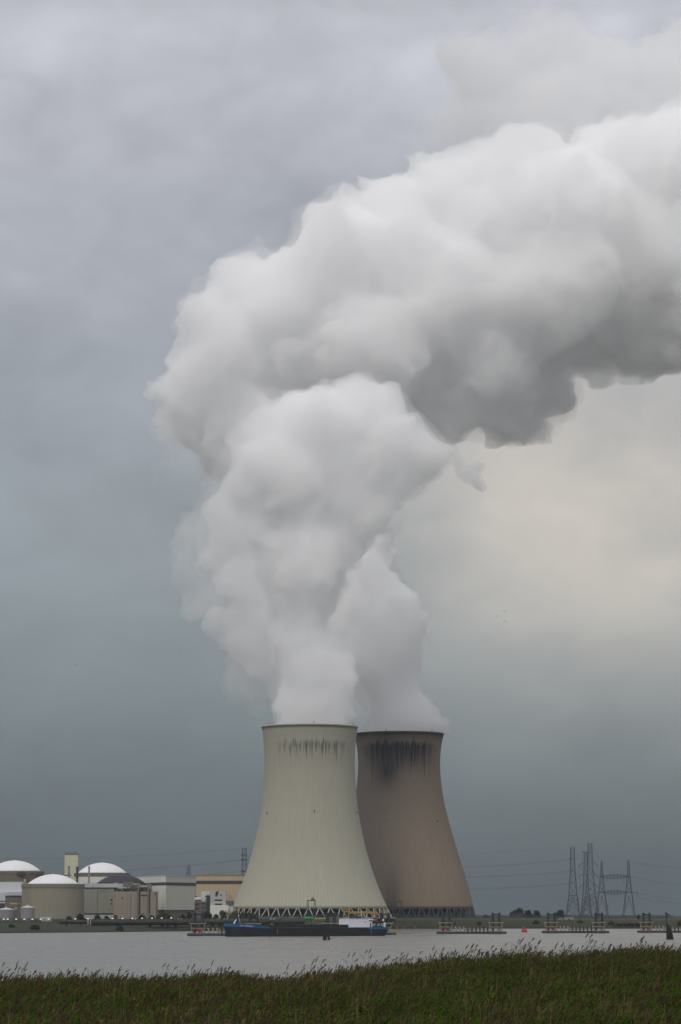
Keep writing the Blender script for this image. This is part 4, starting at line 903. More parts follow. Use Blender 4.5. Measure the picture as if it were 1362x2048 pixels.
cable((cB[0], cB[1], wz(1686, YP)), (cE[0], cE[1], wz(1696, 3000)), 10, 'topmost thin cable from the tallest pylon, passing behind both cooling towers', 'cables behind the cooling towers', .07, 30)
LE = 'thin power cable running left out of the picture from the pylon beside the front tower'
for y0, ye, px0 in ((1697, 1716, -60), (1719.5, 1748, -60), (1720.5, 1752, -60), (1742.5, 1766, -60)):
    cable((cE[0] - 2, cE[1], wz(y0, 3000)), (wx(px0, 3300), 3300, wz(ye, 3300)), 4, LE, 'cables leaving on the left', .10, 24)
LR = 'thin power cable running right out of the picture from the twin mast portal pylon'
for px, y0, ye in ((1264, 1753, 1768), (1260, 1721, 1733), (1277, 1795, 1804), (1277, 1785, 1797)):
    cable((wx(px, YD), YD + 6, wz(y0, YD)), (wx(1400, YD), YD + 80, wz(ye, YD)), 2, LR, 'cables leaving on the right', .085)
LM = 'thin slack cable between the tallest pylon and the twin mast portal'
for y0, px, y1 in ((1686, 1205.5, 1722), (1727, 1206, 1753), (1770, 1203, 1785)):
    cable((cB[0] + 3, cB[1], wz(y0, YP)), (wx(px, YD), YD + 6, wz(y1, YD)), 2.5, LM, 'cables between the pylons', .07)

# ------------------------------------------------------------------ mooring pontoons
M_RUSTPILE = plain('dark_steel_pile', (0.030, 0.031, 0.040), 0.25, 0.3, 0.6); M_FRAME = plain('cream_frame_paint', (0.23, 0.218, 0.155), 0.15, 0.3, 0.6)
M_FLOAT = plain('float_steel', (0.055, 0.052, 0.060), 0.3, 0.2, 0.7); M_FENDER = plain('rubber_fender', (0.030, 0.028, 0.030), 0.2, 0.4, 0.9)
M_RED = plain('red_paint', (0.22, 0.020, 0.022), 0.12, 0.5, 0.5); M_DECK = plain('pontoon_deck', (0.17, 0.16, 0.12), 0.2, 0.3, 0.8)
def pontoon_proto():
    """local metres; x along the pontoon, 44 m long, front side at -y"""
    T = thing('mooring_pontoon', 'mooring pontoon', 'pontoon', (0, 0, 0), 'mooring pontoons')
    LL = 44.0; b = lambda mb, n, m, p=T: mb.build(n, m, p, local=True)
    b(MB().box(0, 0, -1, LL, 5, 1.35).box(LL * .0, -.25, 0.45, LL, -.002, .95), 'float', M_FLOAT)
    b(MB().box(0.2, 0.2, 1.36, LL - .2, 4.8, 1.55), 'deck', M_DECK)
    for e, (xa, xb) in enumerate(((2.2, 9.8), (33.5, 41.1))):
        for px_ in (xa + 2.0, xa + 6.1): b(MB().lathe([(0.85, -3), (0.85, 12.6), (.95, 12.6), (.95, 13.0), (.2, 13.2)], 16, (px_, 2.6)).bar((px_, 2.6, 13.1), (px_, 2.6, 14.0), .12, 5), 'pile', M_RUSTPILE)
        b(MB().box(xa + 2.8, 2.2, 11.6, xa + 5.3, 3.0, 12.4), 'pile_brace', M_RUSTPILE)
        fr = MB()
        for x in (xa, xb):
            for y in (0.6, 4.4): fr.bar((x, y, 1.5), (x, y, 7.2), .17)
        for z, w in ((6.9, .34), (4.3, .28), (1.9, .2)):
            for y in (0.6, 4.4): fr.bar((xa - (.9 if z > 6 else 0), y, z), (xb + (.9 if z > 6 else 0), y, z), w)
        for x in (xa, xb): fr.bar((x, .6, 4.3), (x, 4.4, 4.3), .2).bar((x, .6, 6.9), (x, 4.4, 6.9), .2)
        fr.bar((xa + .1, .55, 1.7), (xa + 2.4, .55, 4.2), .15).bar((xb - .1, .55, 1.7), (xb - 2.4, .55, 4.2), .15).bar((xb + .7, .6, 7), (xb + .7, .6, 8.2), .12).bar((xa - .7, .6, 7), (xa - .7, .6, 8.2), .12)
        fr.box(xa + 4.0, .5, 1.6, xa + 5.6, 1.2, 2.5).box(xb - 1.6, .5, 1.6, xb - .6, 1.2, 3.6)
        b(fr, 'guide_frame', M_FRAME)
    b(MB().bar((6.6, .4, 3.1), (6.6, .1, 3.1), .95, 14), 'life_ring', M_RED); b(MB().box(3.0, .45, 2.0, 3.6, 1.0, 3.9), 'red_cabinet', M_RED)
    for k in range(9):
        x = 12.2 + k * 2.5
        if k < 3: b(MB().add([(x, .2, 1.6), (x + .9, .2, 1.6), (x + .1, .2, 4.6), (x - .9, .2, 4.6), (x, 1.2, 1.6), (x + .9, 1.2, 1.6), (x + .1, 1.2, 4.6), (x - .9, 1.2, 4.6)], [(0, 1, 2, 3), (7, 6, 5, 4), (0, 3, 7, 4), (1, 5, 6, 2), (3, 2, 6, 7), (0, 4, 5, 1)]), 'gangway_ramp', M_FRAME)
        else: b(MB().box(x - .35, -.3, .3, x + .35, .5, 4.7), 'fender', M_FENDER)
    rl = MB()
    for z in (2.4, 3.3, 4.3): rl.bar((17.5, .9, z), (33.4, .9, z), .20 if z < 4 else .14)
    for k in range(9): rl.bar((17.6 + k * 1.97, .9, 1.5), (17.6 + k * 1.97, .9, 4.3), .10)
    for k in range(7): rl.box(18.0 + k * 2.2, 3.0, 1.9, 19.5 + k * 2.2, 3.2, 3.5)
    b(rl, 'railing', M_FRAME)
    return T
P0 = pontoon_proto()
def copy_tree(o, parent=None):
    c = o.copy(); COL.objects.link(c); c.parent = parent
    for ch in list(o.children): copy_tree(ch, c)
    return c
for k, (px, Y, lab) in enumerate(((374.5, 1700, 'steel mooring pontoon half hidden behind the bow of the barge'), (640, 1780, 'steel mooring pontoon behind the stern of the barge'),
        (873, 1880, 'steel mooring pontoon floating in front of the right foot of the brown tower'), (1084, 1960, 'steel mooring pontoon floating below the lattice pylons'), (1275, 2000, 'steel mooring pontoon at the right edge, behind the dolphin with the beacon'))):
    T = P0 if k == 0 else copy_tree(P0)
    T['label'] = lab; T.location = (wx(px, Y), Y, 0)
    if k == 1: T.scale = (1.03, 1, 1)

# ------------------------------------------------------------------ dolphins and buoy
M_TIMBER = plain('black_wet_timber', (0.022, 0.020, 0.019), 0.3, 0.6, 0.85)
def dolphin(px, Y, label, beacon):
    x = wx(px, Y); T = thing('mooring_dolphin', label, 'dolphin', (x, Y, 0), 'mooring dolphins')
    for (ax, ay, bx, by, h) in ((-.9, -.4, -.55, 0, 7.6), (-.2, .5, -.1, .2, 7.4), (.25, -.6, .1, -.2, 6.6), (2.3, .2, .3, .1, 6.5), (2.6, -.8, .5, -.1, 5.6)) if not beacon else ((-1.0, -.4, -.8, 0, 7.4), (-.2, .5, -.3, .2, 7.0), (.3, -.6, -.2, -.2, 6.8), (2.0, .2, .3, .1, 6.2), (2.5, -.6, .6, -.2, 5.4), (1.4, .8, .2, .4, 6)):
        MB().bar((ax * 1.0, ay, -3), (bx, by, h), 0.52, 9, .44).build('pile', M_TIMBER, T, local=True)
    MB().bar((-.9, -.8, 4.6), (.9, .7, 4.5), .22, 5).bar((-1.0, .6, 3.9), (.95, -.7, 3.9), .22, 5).box(-1.1, -.6, 5.3, .7, .6, 5.6).build('binding_timber', M_TIMBER, T, local=True)
    if beacon:
        MB().bar((-1.1, 0, 6.8), (-1.2, 0, 10.6), .22, 8).bar((-1.2, 0, 10.5), (-1.2, 0, 10.7), .7, 10).build('beacon_post', M_TIMBER, T, local=True)
        mb = MB(); mb.lathe([(.45, 10.75), (.45, 11.4), (.1, 11.8)], 10, (-1.2, 0)); mb.build('beacon_lamp', M_DARKSTEEL, T, local=True)
        MB().lathe([(.55, 11.9), (.75, 12.2), (.15, 13.4)], 10, (-1.2, 0)).add([(-.9, 0, 12), (.4, 0, 12.3), (.3, .1, 11.8), (-.9, .1, 11.6)], [(0, 1, 2, 3)]).build('topmark', plain('green_black_topmark', (.02, .035, .035), .1), T, local=True)
dolphin(651, 1412, 'dark timber dolphin standing in the water in front of the barge', False)
dolphin(1337.5, 1452, 'dark timber dolphin carrying a beacon post at the right edge', True)
Y = 2050; x = wx(1048.5, Y)
T = thing('channel_buoy', 'bright red channel buoy with a dark green top, floating between two pontoons', 'buoy', (x, Y, 0))
MB().lathe([(1.5, -.5), (1.95, .1), (1.95, 1.6), (1.5, 2.1), (.4, 2.15)], 24).build('float', plain('buoy_red', (0.55, 0.012, 0.025), .08), T, True, local=True)
MB().lathe([(1.25, 2.1), (.55, 4.1), (.45, 4.1)], 12, (-.5, 0)).lathe([(.6, 4.15), (.6, 4.4)], 10, (-.5, 0)).build('tower', plain('buoy_green', (0.02, 0.11, 0.07), .1), T, local=True)
MB().box(-1.0, -.4, 4.4, .1, .4, 5.2).build('topmark', M_DARKSTEEL, T, local=True)
# outfall sluice in the right bank
Y = 2598; T = thing('outfall_sluice', 'concrete outfall with dark piers and pale water between them, right bank', 'sluice', (wx(1258, Y), Y, 0))
Bld().front(1229, 1284, Y + 4, 1846.5, 1862, 4).build('water_stand_in', plain('pale_bright_water', (0.40, 0.40, 0.36), .15), T)  # pale wall added to stand in for the bright water between the piers
Bld().front(1228, 1286, Y - 2, 1844.2, 1847.0, 8).build('deck', M_TRESTLE, T)
for px in (1234.5, 1246.5, 1257.5, 1268.7, 1281): Bld().front(px - 2, px + 2, Y - 1, 1847.1, 1864, 4.5).build('pier', plain('rusty_pier', (0.055, 0.036, 0.034), .2), T)
# old blocks and posts at the foot of the bank
for px, w, yt, lab in ((793.5, 6, 1848, 'dark square concrete block at the foot of the bank right of the barge'), (829.5, 5, 1848, 'dark concrete post at the foot of the bank below the brown tower'), (806, 9, 1849, 'low rusty mooring frame at the foot of the bank right of the barge')):
    Y = float(shore(wx(px, 2560))) - 2; T = thing('bank_block', lab, 'block', (wx(px, Y), Y, -1), None)
    Bld().front(px - w / 2, px + w / 2, Y, yt, 1862, 2.5).build('block', M_TRESTLE, T); Bld().front(px - w / 2 - .5, px + w / 2 + .5, Y - .3, yt - .8, yt - .05, 3).build('cap', M_PIPE, T)

# ------------------------------------------------------------------ barge
xa, Ya, xb, Yb = wx(449, 1645), 1645.0, wx(768, 1705), 1705.0
Lb = math.hypot(xb - xa, Yb - Ya); rz = math.atan2(Yb - Ya, xb - xa)
B = thing('cargo_barge', 'long dark cargo barge with a blue bow and a white deckhouse', 'barge', (xa, Ya, 0), None, rz)
U = Lb / 319.0                                             # metres along the hull per photograph pixel
V = 1672 / FPX; bx = lambda px: (px - 449) * U; bz = lambda py: (1871.6 - py) * V
HB = 5.6
M_HULL = plain('black_hull_paint', (0.020, 0.021, 0.026), 0.25, 0.25, 0.5, 0, (.3, 1, 1)); M_BLUE = plain('blue_hull_paint', (0.007, 0.095, 0.25), 0.1, 0.3, 0.4)
M_HWHITE = plain('white_deckhouse_paint', (0.68, 0.68, 0.73), 0.06, 0.3, 0.5); M_COAM = plain('coaming_steel', (0.030, 0.030, 0.032), .25, .3, .7); M_BDECK = plain('deck_red_brown', (0.085, 0.05, 0.045), .2, .4, .8)
def beam(px):
    if px < 475: return HB * max(0.10, math.sin(math.pi / 2 * min(1, (px - 448) / 27)) ** .7)
    if px > 755: return HB * (1 - .25 * ((px - 755) / 13) ** 2)
    return HB
st = [449, 450.5, 453, 457, 462, 468, 475, 490, 528, 600, 700, 728, 745, 757, 764, 767.5]
top = lambda px: float(np.interp(px, [449, 470, 528, 534, 720, 734, 768], [1852, 1852.6, 1856.0, 1854.5, 1854.5, 1857.5, 1857.5]))
vs = []; fs = []
for px in st:
    bw = beam(px); rake = 0.55 if px < 452 else .9 if px < 460 else 1; zk = -1.0 if px < 756 else (-1 + (px - 756) / 12 * 4.2)
    vs += [(bx(px) + (1.6 if px < 456 else 0), -bw * rake * .92, zk), (bx(px), -bw, bz(top(px))), (bx(px), bw, bz(top(px))), (bx(px) + (1.6 if px < 456 else 0), bw * rake * .92, zk)]
n = len(st)
for i in range(n - 1):
    for k in range(4): a, b = i * 4 + k, i * 4 + (k + 1) % 4; fs.append((a, a + 4, b + 4, b))
fs += [(3, 2, 1, 0), tuple((n - 1) * 4 + k for k in range(4))]
hull = pydata('hull', vs, fs, M_HULL, B)
def bulwark(pts_top, pts_bot, pxs, mat, name, out=0.03, thick=.22):
    vs = []; fs = []
    for px in pxs:
        bw = beam(px) + out; zt = bz(np.interp(px, *zip(*pts_top))); zb = bz(np.interp(px, *zip(*pts_bot)))
        for s in (-1, 1): vs += [(bx(px), s * bw, zb), (bx(px), s * bw, zt), (bx(px), s * (bw - thick), zt), (bx(px), s * (bw - thick), zb)]
    for i in range(len(pxs) - 1):
        for s in (0, 4):
            for k in range(4): a, b = i * 8 + s + k, i * 8 + s + (k + 1) % 4; fs.append((a, b, b + 8, a + 8) if s else (a, a + 8, b + 8, b))
    fs.append((0, 1, 5, 4)); e = (len(pxs) - 1) * 8; fs.append((e, e + 4, e + 5, e + 1))
    return pydata(name, vs, fs, mat, B)
bulwark([(448.5, 1846.2), (470, 1846.8), (500, 1849.5), (528, 1855.0)], [(448.5, 1852.2), (470, 1852.8), (500, 1854.4), (528, 1856.2)], [448.6, 450, 453, 457, 462, 468, 475, 490, 505, 520, 528], M_BLUE, 'bow_bulwark')
bulwark([(724, 1857.0), (730, 1853.8), (768.3, 1853.8)], [(724, 1858.0), (768.3, 1858.2)], [724, 728, 732, 745, 757, 764, 768], M_BLUE, 'stern_bulwark')
b = lambda mb, n, m, p=B: mb.build(n, m, p, local=True)
b(MB().box(bx(472), -4.6, bz(1853.2), bx(724), 4.6, bz(1850.8)), 'bow_deck', M_BDECK) if False else None
b(MB().box(bx(452), -2.6, bz(1852.6), bx(475), 2.6, bz(1850.4)).box(bx(475), -4.4, bz(1854.4), bx(530), 4.4, bz(1852.2)), 'fore_deck', M_BDECK)
co = MB().box(bx(527), -4.7, bz(1854.45), bx(684), -4.45, bz(1849.4)).box(bx(527), 4.45, bz(1854.45), bx(684), 4.7, bz(1849.4)).box(bx(526), -4.7, bz(1854.4), bx(527), 4.7, bz(1849.4)).box(bx(684), -4.7, bz(1854.4), bx(685), 4.7, bz(1849.4))
for k in range(26): x = bx(530 + k * 6); co.box(x, -4.95, bz(1854.4), x + .3, -4.705, bz(1849.8))
co.box(bx(527), -4.85, bz(1849.38), bx(684), -4.4, bz(1848.8)); b(co, 'hold_coaming', M_COAM)
b(MB().box(bx(527.3), -4.4, bz(1856), bx(683.6), 4.4, bz(1855)), 'hold_floor', M_COAM)
for px in (541.5, 637.5, 729.5): b(MB().box(bx(px), -HB - .05, bz(1866.5), bx(px) + .28, -HB - .004, bz(1856.5)), 'draught_mark', M_FRAME)
b(MB().box(bx(530), -HB - .10, bz(1858.6), bx(740), -HB - .004, bz(1857.9)), 'rubbing_strake', M_COAM)
# white deckhouse, wheelhouse and stern cabin
dh = b(MB().box(bx(685.5), -4.9, bz(1854.4), bx(727), 4.9, bz(1837.6)), 'deckhouse', M_HWHITE)
b(MB().box(bx(685), -5.05, bz(1837.55), bx(728), 5.05, bz(1837.0)), 'roof_edge', M_HWHITE, dh); b(MB().bar((bx(719), -4.9, bz(1844)), (bx(719), -5.0, bz(1844)), .32, 10), 'porthole', B_GLASS, dh)
wh = b(MB().box(bx(727.05), -4.8, bz(1854.4), bx(734), 4.8, bz(1842.3)), 'wheelhouse', M_HWHITE)
b(MB().box(bx(727.05), -5.0, bz(1842.25), bx(734.3), 5.0, bz(1840.4)), 'window', M_BLUE, wh); b(MB().box(bx(726.5), -5.2, bz(1840.35), bx(735), 5.2, bz(1837.7)), 'roof', M_HWHITE, wh); b(MB().box(bx(727), -4.9, bz(1837.65), bx(734), 4.9, bz(1836.4)), 'roof_hatch', M_BLUE, wh)
b(MB().box(bx(729.2), -4.86, bz(1854.2), bx(731.6), -4.805, bz(1845.5)), 'door', B_GLASS, wh)
sc = b(MB().box(bx(734.05), -4.6, bz(1854), bx(757.2), 4.6, bz(1844)), 'stern_cabin', M_COAM)
for px in (738, 747, 754): b(MB().box(bx(px) - .8, -4.68, bz(1851.8), bx(px) + .8, -4.605, bz(1846.8)), 'window', plain('pale_window', (.26, .27, .26), .1), sc)
b(MB().box(bx(734.1), -4.9, bz(1843.95), bx(758), 4.9, bz(1843.2)), 'roof', M_COAM, sc)
b(MB().box(bx(757.3), -4.5, bz(1854), bx(760.2), -4.1, bz(1845)), 'end_post', M_HWHITE); b(MB().bar((bx(762), -4, bz(1854)), (bx(762), -4, bz(1844.5)), .25, 8), 'end_post', M_HWHITE)
mb = MB(); zc = bz(1840.6)
for k in range(9): t0 = math.pi * k / 9 - math.pi / 2; t1 = math.pi * (k + 1) / 9 - math.pi / 2; mb.lathe([(max(.02, .62 * math.cos(t0)), zc + .62 * math.sin(t0)), (max(.02, .62 * math.cos(t1)), zc + .62 * math.sin(t1))], 14, (bx(760.3), -3), cap=False)
mb.bar((bx(760.3), -3, bz(1845)), (bx(760.3), -3, zc - .5), .14, 6); b(mb, 'satellite_dome', M_HWHITE)
ms = MB().bar((bx(721), 0, bz(1837)), (bx(721), 0, bz(1821)), .20, 8, .12).bar((bx(714), 0, bz(1831.5)), (bx(725), 0, bz(1831.5)), .11).bar((bx(717), 0, bz(1834)), (bx(724), 0, bz(1834)), .10); b(ms, 'mast', M_HWHITE)
rf = MB(); rq = random.Random(21)
for k in range(16): x = bx(690 + k * 1.9); rf.bar((x, -4.3, bz(1837)), (x, -4.3, bz(1833.6)), .07)
rf.bar((bx(690), -4.3, bz(1833.6)), (bx(719), -4.3, bz(1833.6)), .08).bar((bx(690), -4.3, bz(1835.2)), (bx(719), -4.3, bz(1835.2)), .06); b(rf, 'railing', M_DARKSTEEL)
rf = MB()
for x0, x1, y0 in ((691, 693, 1834), (702, 708.5, 1832.6), (709.5, 714.5, 1833.8), (716, 717.2, 1832.4)): rf.box(bx(x0), -2, bz(1836.95), bx(x1), 1.5, bz(y0))
rf.bar((bx(703.5), -1, bz(1832.6)), (bx(709), -1, bz(1831.8)), .25, 6); b(rf, 'roof_equipment', M_DARKSTEEL)
b(MB().box(bx(686.5), -3, bz(1836.95), bx(690), 0, bz(1834.2)), 'roof_chest', M_FRAME)
# flag at the stern: black, yellow, red cloth flying to the left
fl = MB().bar((bx(752), -1, bz(1843)), (bx(751), -1, bz(1834)), .08, 6); fo = b(fl, 'flag_pole', M_FRAME)
for k, (c, nm) in enumerate((((.015, .013, .015), 'black'), ((.40, .24, .03), 'yellow'), ((.36, .02, .02), 'red'))):
    vs = []; fs = []
    for i in range(9):
        f = i / 8; x0 = bx(751.2) - f * 2.7; w = .22 * math.sin(f * 7 + k); z = bz(1834.4) - .15 * f * f
        for j in (0, 1): vs.append((x0 - (j + k) * .12, -1 + w, z - (k + j) * .62 - .35 * f))
    for i in range(8): fs.append((i * 2, i * 2 + 1, i * 2 + 3, i * 2 + 2))
    o = pydata('flag_stripe', vs, fs, plain('flag_' + nm, c, .05), B); sl = o.modifiers.new('thickness', 'SOLIDIFY'); sl.thickness = .02
# bow mast and gear
bm = MB().bar((bx(467), 0, bz(1847)), (bx(472), 0, bz(1838)), .42, 6, .3); b(bm, 'anchor_derrick', M_HWHITE)
bm = MB(); bm.bar((bx(480), 0, bz(1847)), (bx(475.2), 0, bz(1829.5)), .10, 5)
b(bm, 'stay', M_HWHITE)
bm = MB(); lattice(bm, [(.75, bz(1849)), (.55, bz(1822))], (bx(472.8), .5), .11); bm.box(bx(471.2), -.2, bz(1825), bx(474.8), 1.2, bz(1822.6)).bar((bx(472.8), .5, bz(1822)), (bx(472.8), .5, bz(1819)), .08); b(bm, 'signal_mast', M_DARKSTEEL)
b(MB().bar((bx(475.8), -.3, bz(1830.8)), (bx(476.4), -.3, bz(1830.8)), .38, 8), 'lantern', M_HWHITE)
bm = MB()
for px in (484, 496, 503, 508, 512, 517): bm.lathe([(.35, bz(1853)), (.35, bz(1847.5 + (px - 484) * .09)), (.5, bz(1847.4 + (px - 484) * .09)), (.5, bz(1846.8 + (px - 484) * .09))], 10, (bx(px), -2.8))
b(bm, 'bollard', M_COAM)
b(MB().box(bx(477), -2, bz(1851), bx(482), 1.5, bz(1846.9)).bar((bx(480), -2.2, bz(1848)), (bx(480), 1.8, bz(1848)), .9, 10), 'windlass', M_BDECK)
b(MB().box(bx(536), -3, bz(1851.5), bx(540), -2, bz(1847.6)).bar((bx(537), -2.4, bz(1849)), (bx(536), -2.4, bz(1846)), .3, 6), 'hatch_gear', M_FRAME)
# ship's name on the bow: white letters too small to read in the photograph
lt = MB()
for x0, x1, y0, y1 in ((470.2, 470.8, 1849.4, 1851.6), (471.6, 472.2, 1849.5, 1851.7), (472.3, 473.2, 1851.2, 1851.7), (474, 475.3, 1849.6, 1850.1), (474, 474.5, 1850.2, 1851.9), (478, 479.4, 1849.8, 1850.3), (478, 478.5, 1850.4, 1852.0), (479.9, 480.4, 1850, 1852.1), (481.1, 482.3, 1850, 1850.5), (481.1, 482.3, 1851.5, 1852.1), (483, 483.6, 1850.1, 1852.3), (484.5, 485.0, 1850.2, 1852.3), (485.2, 486.0, 1851.0, 1851.4), (486.8, 488.0, 1850.3, 1850.8), (486.8, 487.3, 1850.9, 1852.5), (488.8, 489.4, 1850.4, 1852.5), (490.2, 491.3, 1850.6, 1851.1), (490.2, 491.3, 1852, 1852.5), (492.2, 492.8, 1850.7, 1852.7), (493.4, 494.4, 1851.6, 1852.1)):
    ym = .5 * (x0 + x1); yy_ = beam(ym) + .07; lt.box(bx(x0), -yy_ - .03, bz(y1), bx(x1), -yy_ + .033, bz(y0))
b(lt, 'name_lettering', M_HWHITE)

# ------------------------------------------------------------------ birds
M_BIRD = plain('dark_feathers', (0.05, 0.05, 0.055), .2, 4)
for px, py, lab in ((1009.5, 1222.5, 'tiny bird in the sky, highest of the three right of the steam'), (993, 1232.3, 'tiny bird in the sky, leftmost of the three right of the steam'), (1009.5, 1242.5, 'tiny dark bird in the sky, lowest of the three right of the steam'),
                    (359, 1300, 'tiny bird in the sky left of the rear steam column'), (153, 1332, 'tiny lone bird far out in the left sky')):
    p = at(px, py, 900); mb = MB()
    body = [(-.32, .03), (-.2, .07), (0, .10), (.2, .08), (.32, .05), (.40, .012)]
    for (x0, r0), (x1, r1) in zip(body[:-1], body[1:]): mb.bar((x0, 0, 0), (x1, 0, .02), r0, 8, r1)
    for s in (-1, 1):
        pts = [(.12, s * .06, .05), (-.12, s * .06, .05), (-.10, s * .42, .20), (.10, s * .40, .20), (-.22, s * .80, .12)]
        mb.add([(x, y, z) for x, y, z in pts] + [(x, y, z - .02) for x, y, z in pts], [(0, 1, 2, 3), (3, 2, 4), (8, 7, 6, 5), (9, 7, 8), (0, 3, 8, 5), (1, 6, 7, 2), (3, 4, 9, 8), (2, 7, 9, 4)])
    mb.add([(-.30, -.04, 0), (-.48, -.09, .01), (-.48, .09, .01), (-.30, .04, 0), (-.39, 0, -.03)], [(0, 1, 2, 3), (0, 4, 1), (2, 4, 3), (1, 4, 2), (3, 4, 0)])
    o = mb.build('bird', M_BIRD, None, local=True); o.location = p; o.scale = (.75, .75, .75); o.rotation_euler = (R(18), 0, R(60 + px)); tag(o, lab, 'bird', 'birds in the sky')
# ------------------------------------------------------------------ steam plumes
def _icos(n):
    q = bmesh.new(); bmesh.ops.create_icosphere(q, subdivisions=n, radius=1)
    v = np.array([v.co[:] for v in q.verts]); f = np.array([[v.index for v in f.verts] for f in q.faces]); q.free(); return v, f
ICO3, ICO2 = _icos(3), _icos(2)
def steam(name, puffs, Y, mat, parent, voxel=3.2, child=13, cr=(0.26, 0.48), grand=6, amps=((40, 6), (15, 3.2), (6.5, 1.8)), seed=1, grow=0.0, fray=0.0, warp=((70, 26), (28, 13), (12, 6))):
    """puffs: (px, py, radius px, depth offset in metres). Billows sit on the puffs, smaller billows on those, then noise at
    three sizes works the skin; grow / fray swell the skin unevenly for the thin mist round a plume"""
    rg = np.random.default_rng(seed); big = []; small = []
    for p in puffs:
        px, py, r = p[:3]; dy = p[3] if len(p) > 3 else rg.uniform(-0.5, 0.5) * r * 0.45
        c = np.array(at(px, py, Y + dy)); rm = r * (Y + dy) / FPX * 0.92
        big.append((c, rm))
        for k in range(child):
            d = rg.normal(size=3); d /= np.linalg.norm(d); s = rm * rg.uniform(*cr); c1 = c + d * (rm - s * rg.uniform(0.60, 0.95)); big.append((c1, s))
            for j in range(grand):
                e = rg.normal(size=3); e /= np.linalg.norm(e); e = e + d * 0.8; e /= np.linalg.norm(e); s2 = s * rg.uniform(0.24, 0.50)
                small.append((c1 + e * (s - s2 * rg.uniform(0.45, 0.85)), s2))
    vs = []; fs = []; n = 0
    for lst, (iv, jf) in ((big, ICO3), (small, ICO2)):
        if not lst: continue
        vs.append(np.concatenate([iv * r + c for c, r in lst])); fs.append(np.concatenate([jf + n + k * len(iv) for k in range(len(lst))])); n += len(iv) * len(lst)
    v = np.concatenate(vs); f = np.concatenate(fs)
    for size, amt in warp:            # turbulence: the whole heap of balls is stirred before it is skinned
        v = v + amt * np.stack([perlin(v / size + seed * 3.1 + q) for q in (3, 41, 77)], 1)
    me = bpy.data.meshes.new(name)
    me.vertices.add(len(v)); me.vertices.foreach_set('co', v.astype(np.float32).ravel())
    me.loops.add(f.size); me.loops.foreach_set('vertex_index', f.astype(np.int32).ravel())
    me.polygons.add(len(f)); me.polygons.foreach_set('loop_start', np.arange(0, f.size, 3, dtype=np.int32))
    me.update(calc_edges=True)
    o = link(name, me, None, parent)
    def skin(vox, it):                # one clean closed skin round everything so far
        md = o.modifiers.new('remesh', 'REMESH'); md.mode = 'VOXEL'; md.voxel_size = vox; md.use_smooth_shade = True
        if it: sm = o.modifiers.new('smooth', 'SMOOTH'); sm.factor = 0.5; sm.iterations = it
        old = o.data; dg = bpy.context.evaluated_depsgraph_get()
        m2 = bpy.data.meshes.new_from_object(o.evaluated_get(dg)); o.modifiers.clear(); o.data = m2; bpy.data.meshes.remove(old); m2.name = name
        return m2
    off = rg.uniform(0, 200, 3)
    def push(me2, amount):
        N = len(me2.vertices); co = np.empty(N * 3, np.float32); me2.vertices.foreach_get('co', co); co = co.reshape(-1, 3).astype(float)
        no = np.empty(N * 3, np.float32); me2.vertex_normals.foreach_get('vector', no); no = no.reshape(-1, 3)
        co += no * amount(co, no)[:, None]
        me2.vertices.foreach_set('co', co.astype(np.float32).ravel()); me2.update()
    if fray:
        me2 = skin(voxel, 3)
        push(me2, lambda co, no: grow + fray * (perlin(co / 45 + off) * 1.3 + perlin(co / 18 + off + 5) * 0.9))
    for k, (size, amp) in enumerate(amps):
        me2 = skin(voxel if k == 0 else voxel * 0.75, 1)
        def billow(co, no):
            w = np.stack([perlin(co / (size * 2.2) + off + q) for q in (31, 57, 91)], 1)
            b = np.abs(perlin((co + w * size * 0.9) / size + off)) * 2.2 - 0.45          # rounded billows, creases between
            return b * amp * np.clip(0.75 + 1.5 * perlin(co / (size * 3) + off + 11), 0.15, 1.5)
        push(me2, billow)
    me2 = skin(voxel * 0.75, 1)
    me2.polygons.foreach_set('use_smooth', [True] * len(me2.polygons))
    me2.materials.clear(); me2.materials.append(mat)
    return o
def steam_mat(name, density, aniso=0.0, col=(0.998, 0.998, 0.9985)):
    t = NT(name)
    v = t.n('ShaderNodeVolumePrincipled', {'Color': (*col, 1), 'Density': density, 'Anisotropy': aniso})
    t.t.links.new(v.outputs[0], t.out.inputs['Volume']); return t.m
M_STEAM = steam_mat('dense_steam', 0.07); M_HEAD = steam_mat('head_steam', 0.055); M_CLOUD = steam_mat('cloud_steam', 0.056); M_SIDE = steam_mat('side_steam', 0.032)
M_WISP = steam_mat('thin_steam', 0.014); M_VEIL = steam_mat('veil_steam', 0.018); M_MIST = steam_mat('mist_steam', 0.010)
pa = thing('steam_plume', 'bright white steam column with rounded head rising from the pale front cooling tower', 'steam plume', at(618, 1456, Y1), 'steam plumes')
col_a = [(618,1500,66,0),(619,1470,76,0),(622,1435,82,0),(625,1400,82,0),(626,1360,82,0),(612,1325,76,0),(600,1290,74,0),(596,1250,70,0),
         (600,1210,74,0),(606,1170,86,0),(600,1130,100,0),(600,1095,90,0),(604,1060,80,0),(604,1025,76,0),(608,990,78,0),(600,950,84,0)]
head_a = [(560,870,80),(640,840,85),(700,825,74),(765,840,70),(800,890,74),(845,915,52),(865,905,40),(835,945,46),(740,930,82),(650,925,95),(560,945,88),
          (515,925,58),(500,985,48),(590,805,36),(690,785,36),(640,790,34),(750,795,34),(810,965,44),(760,985,56),(690,985,66),(540,1000,55),(520,1050,46),(735,1035,54),(690,1075,60),(650,1100,60),(540,1080,50)]
def plume_parts(root, lst):
    inv = Matrix.Translation(-Vector(root.location))
    for nm, ps, m, YY, kw in lst: o = steam(nm, ps, YY, m, None, **kw); o.data.transform(inv); o.parent = root
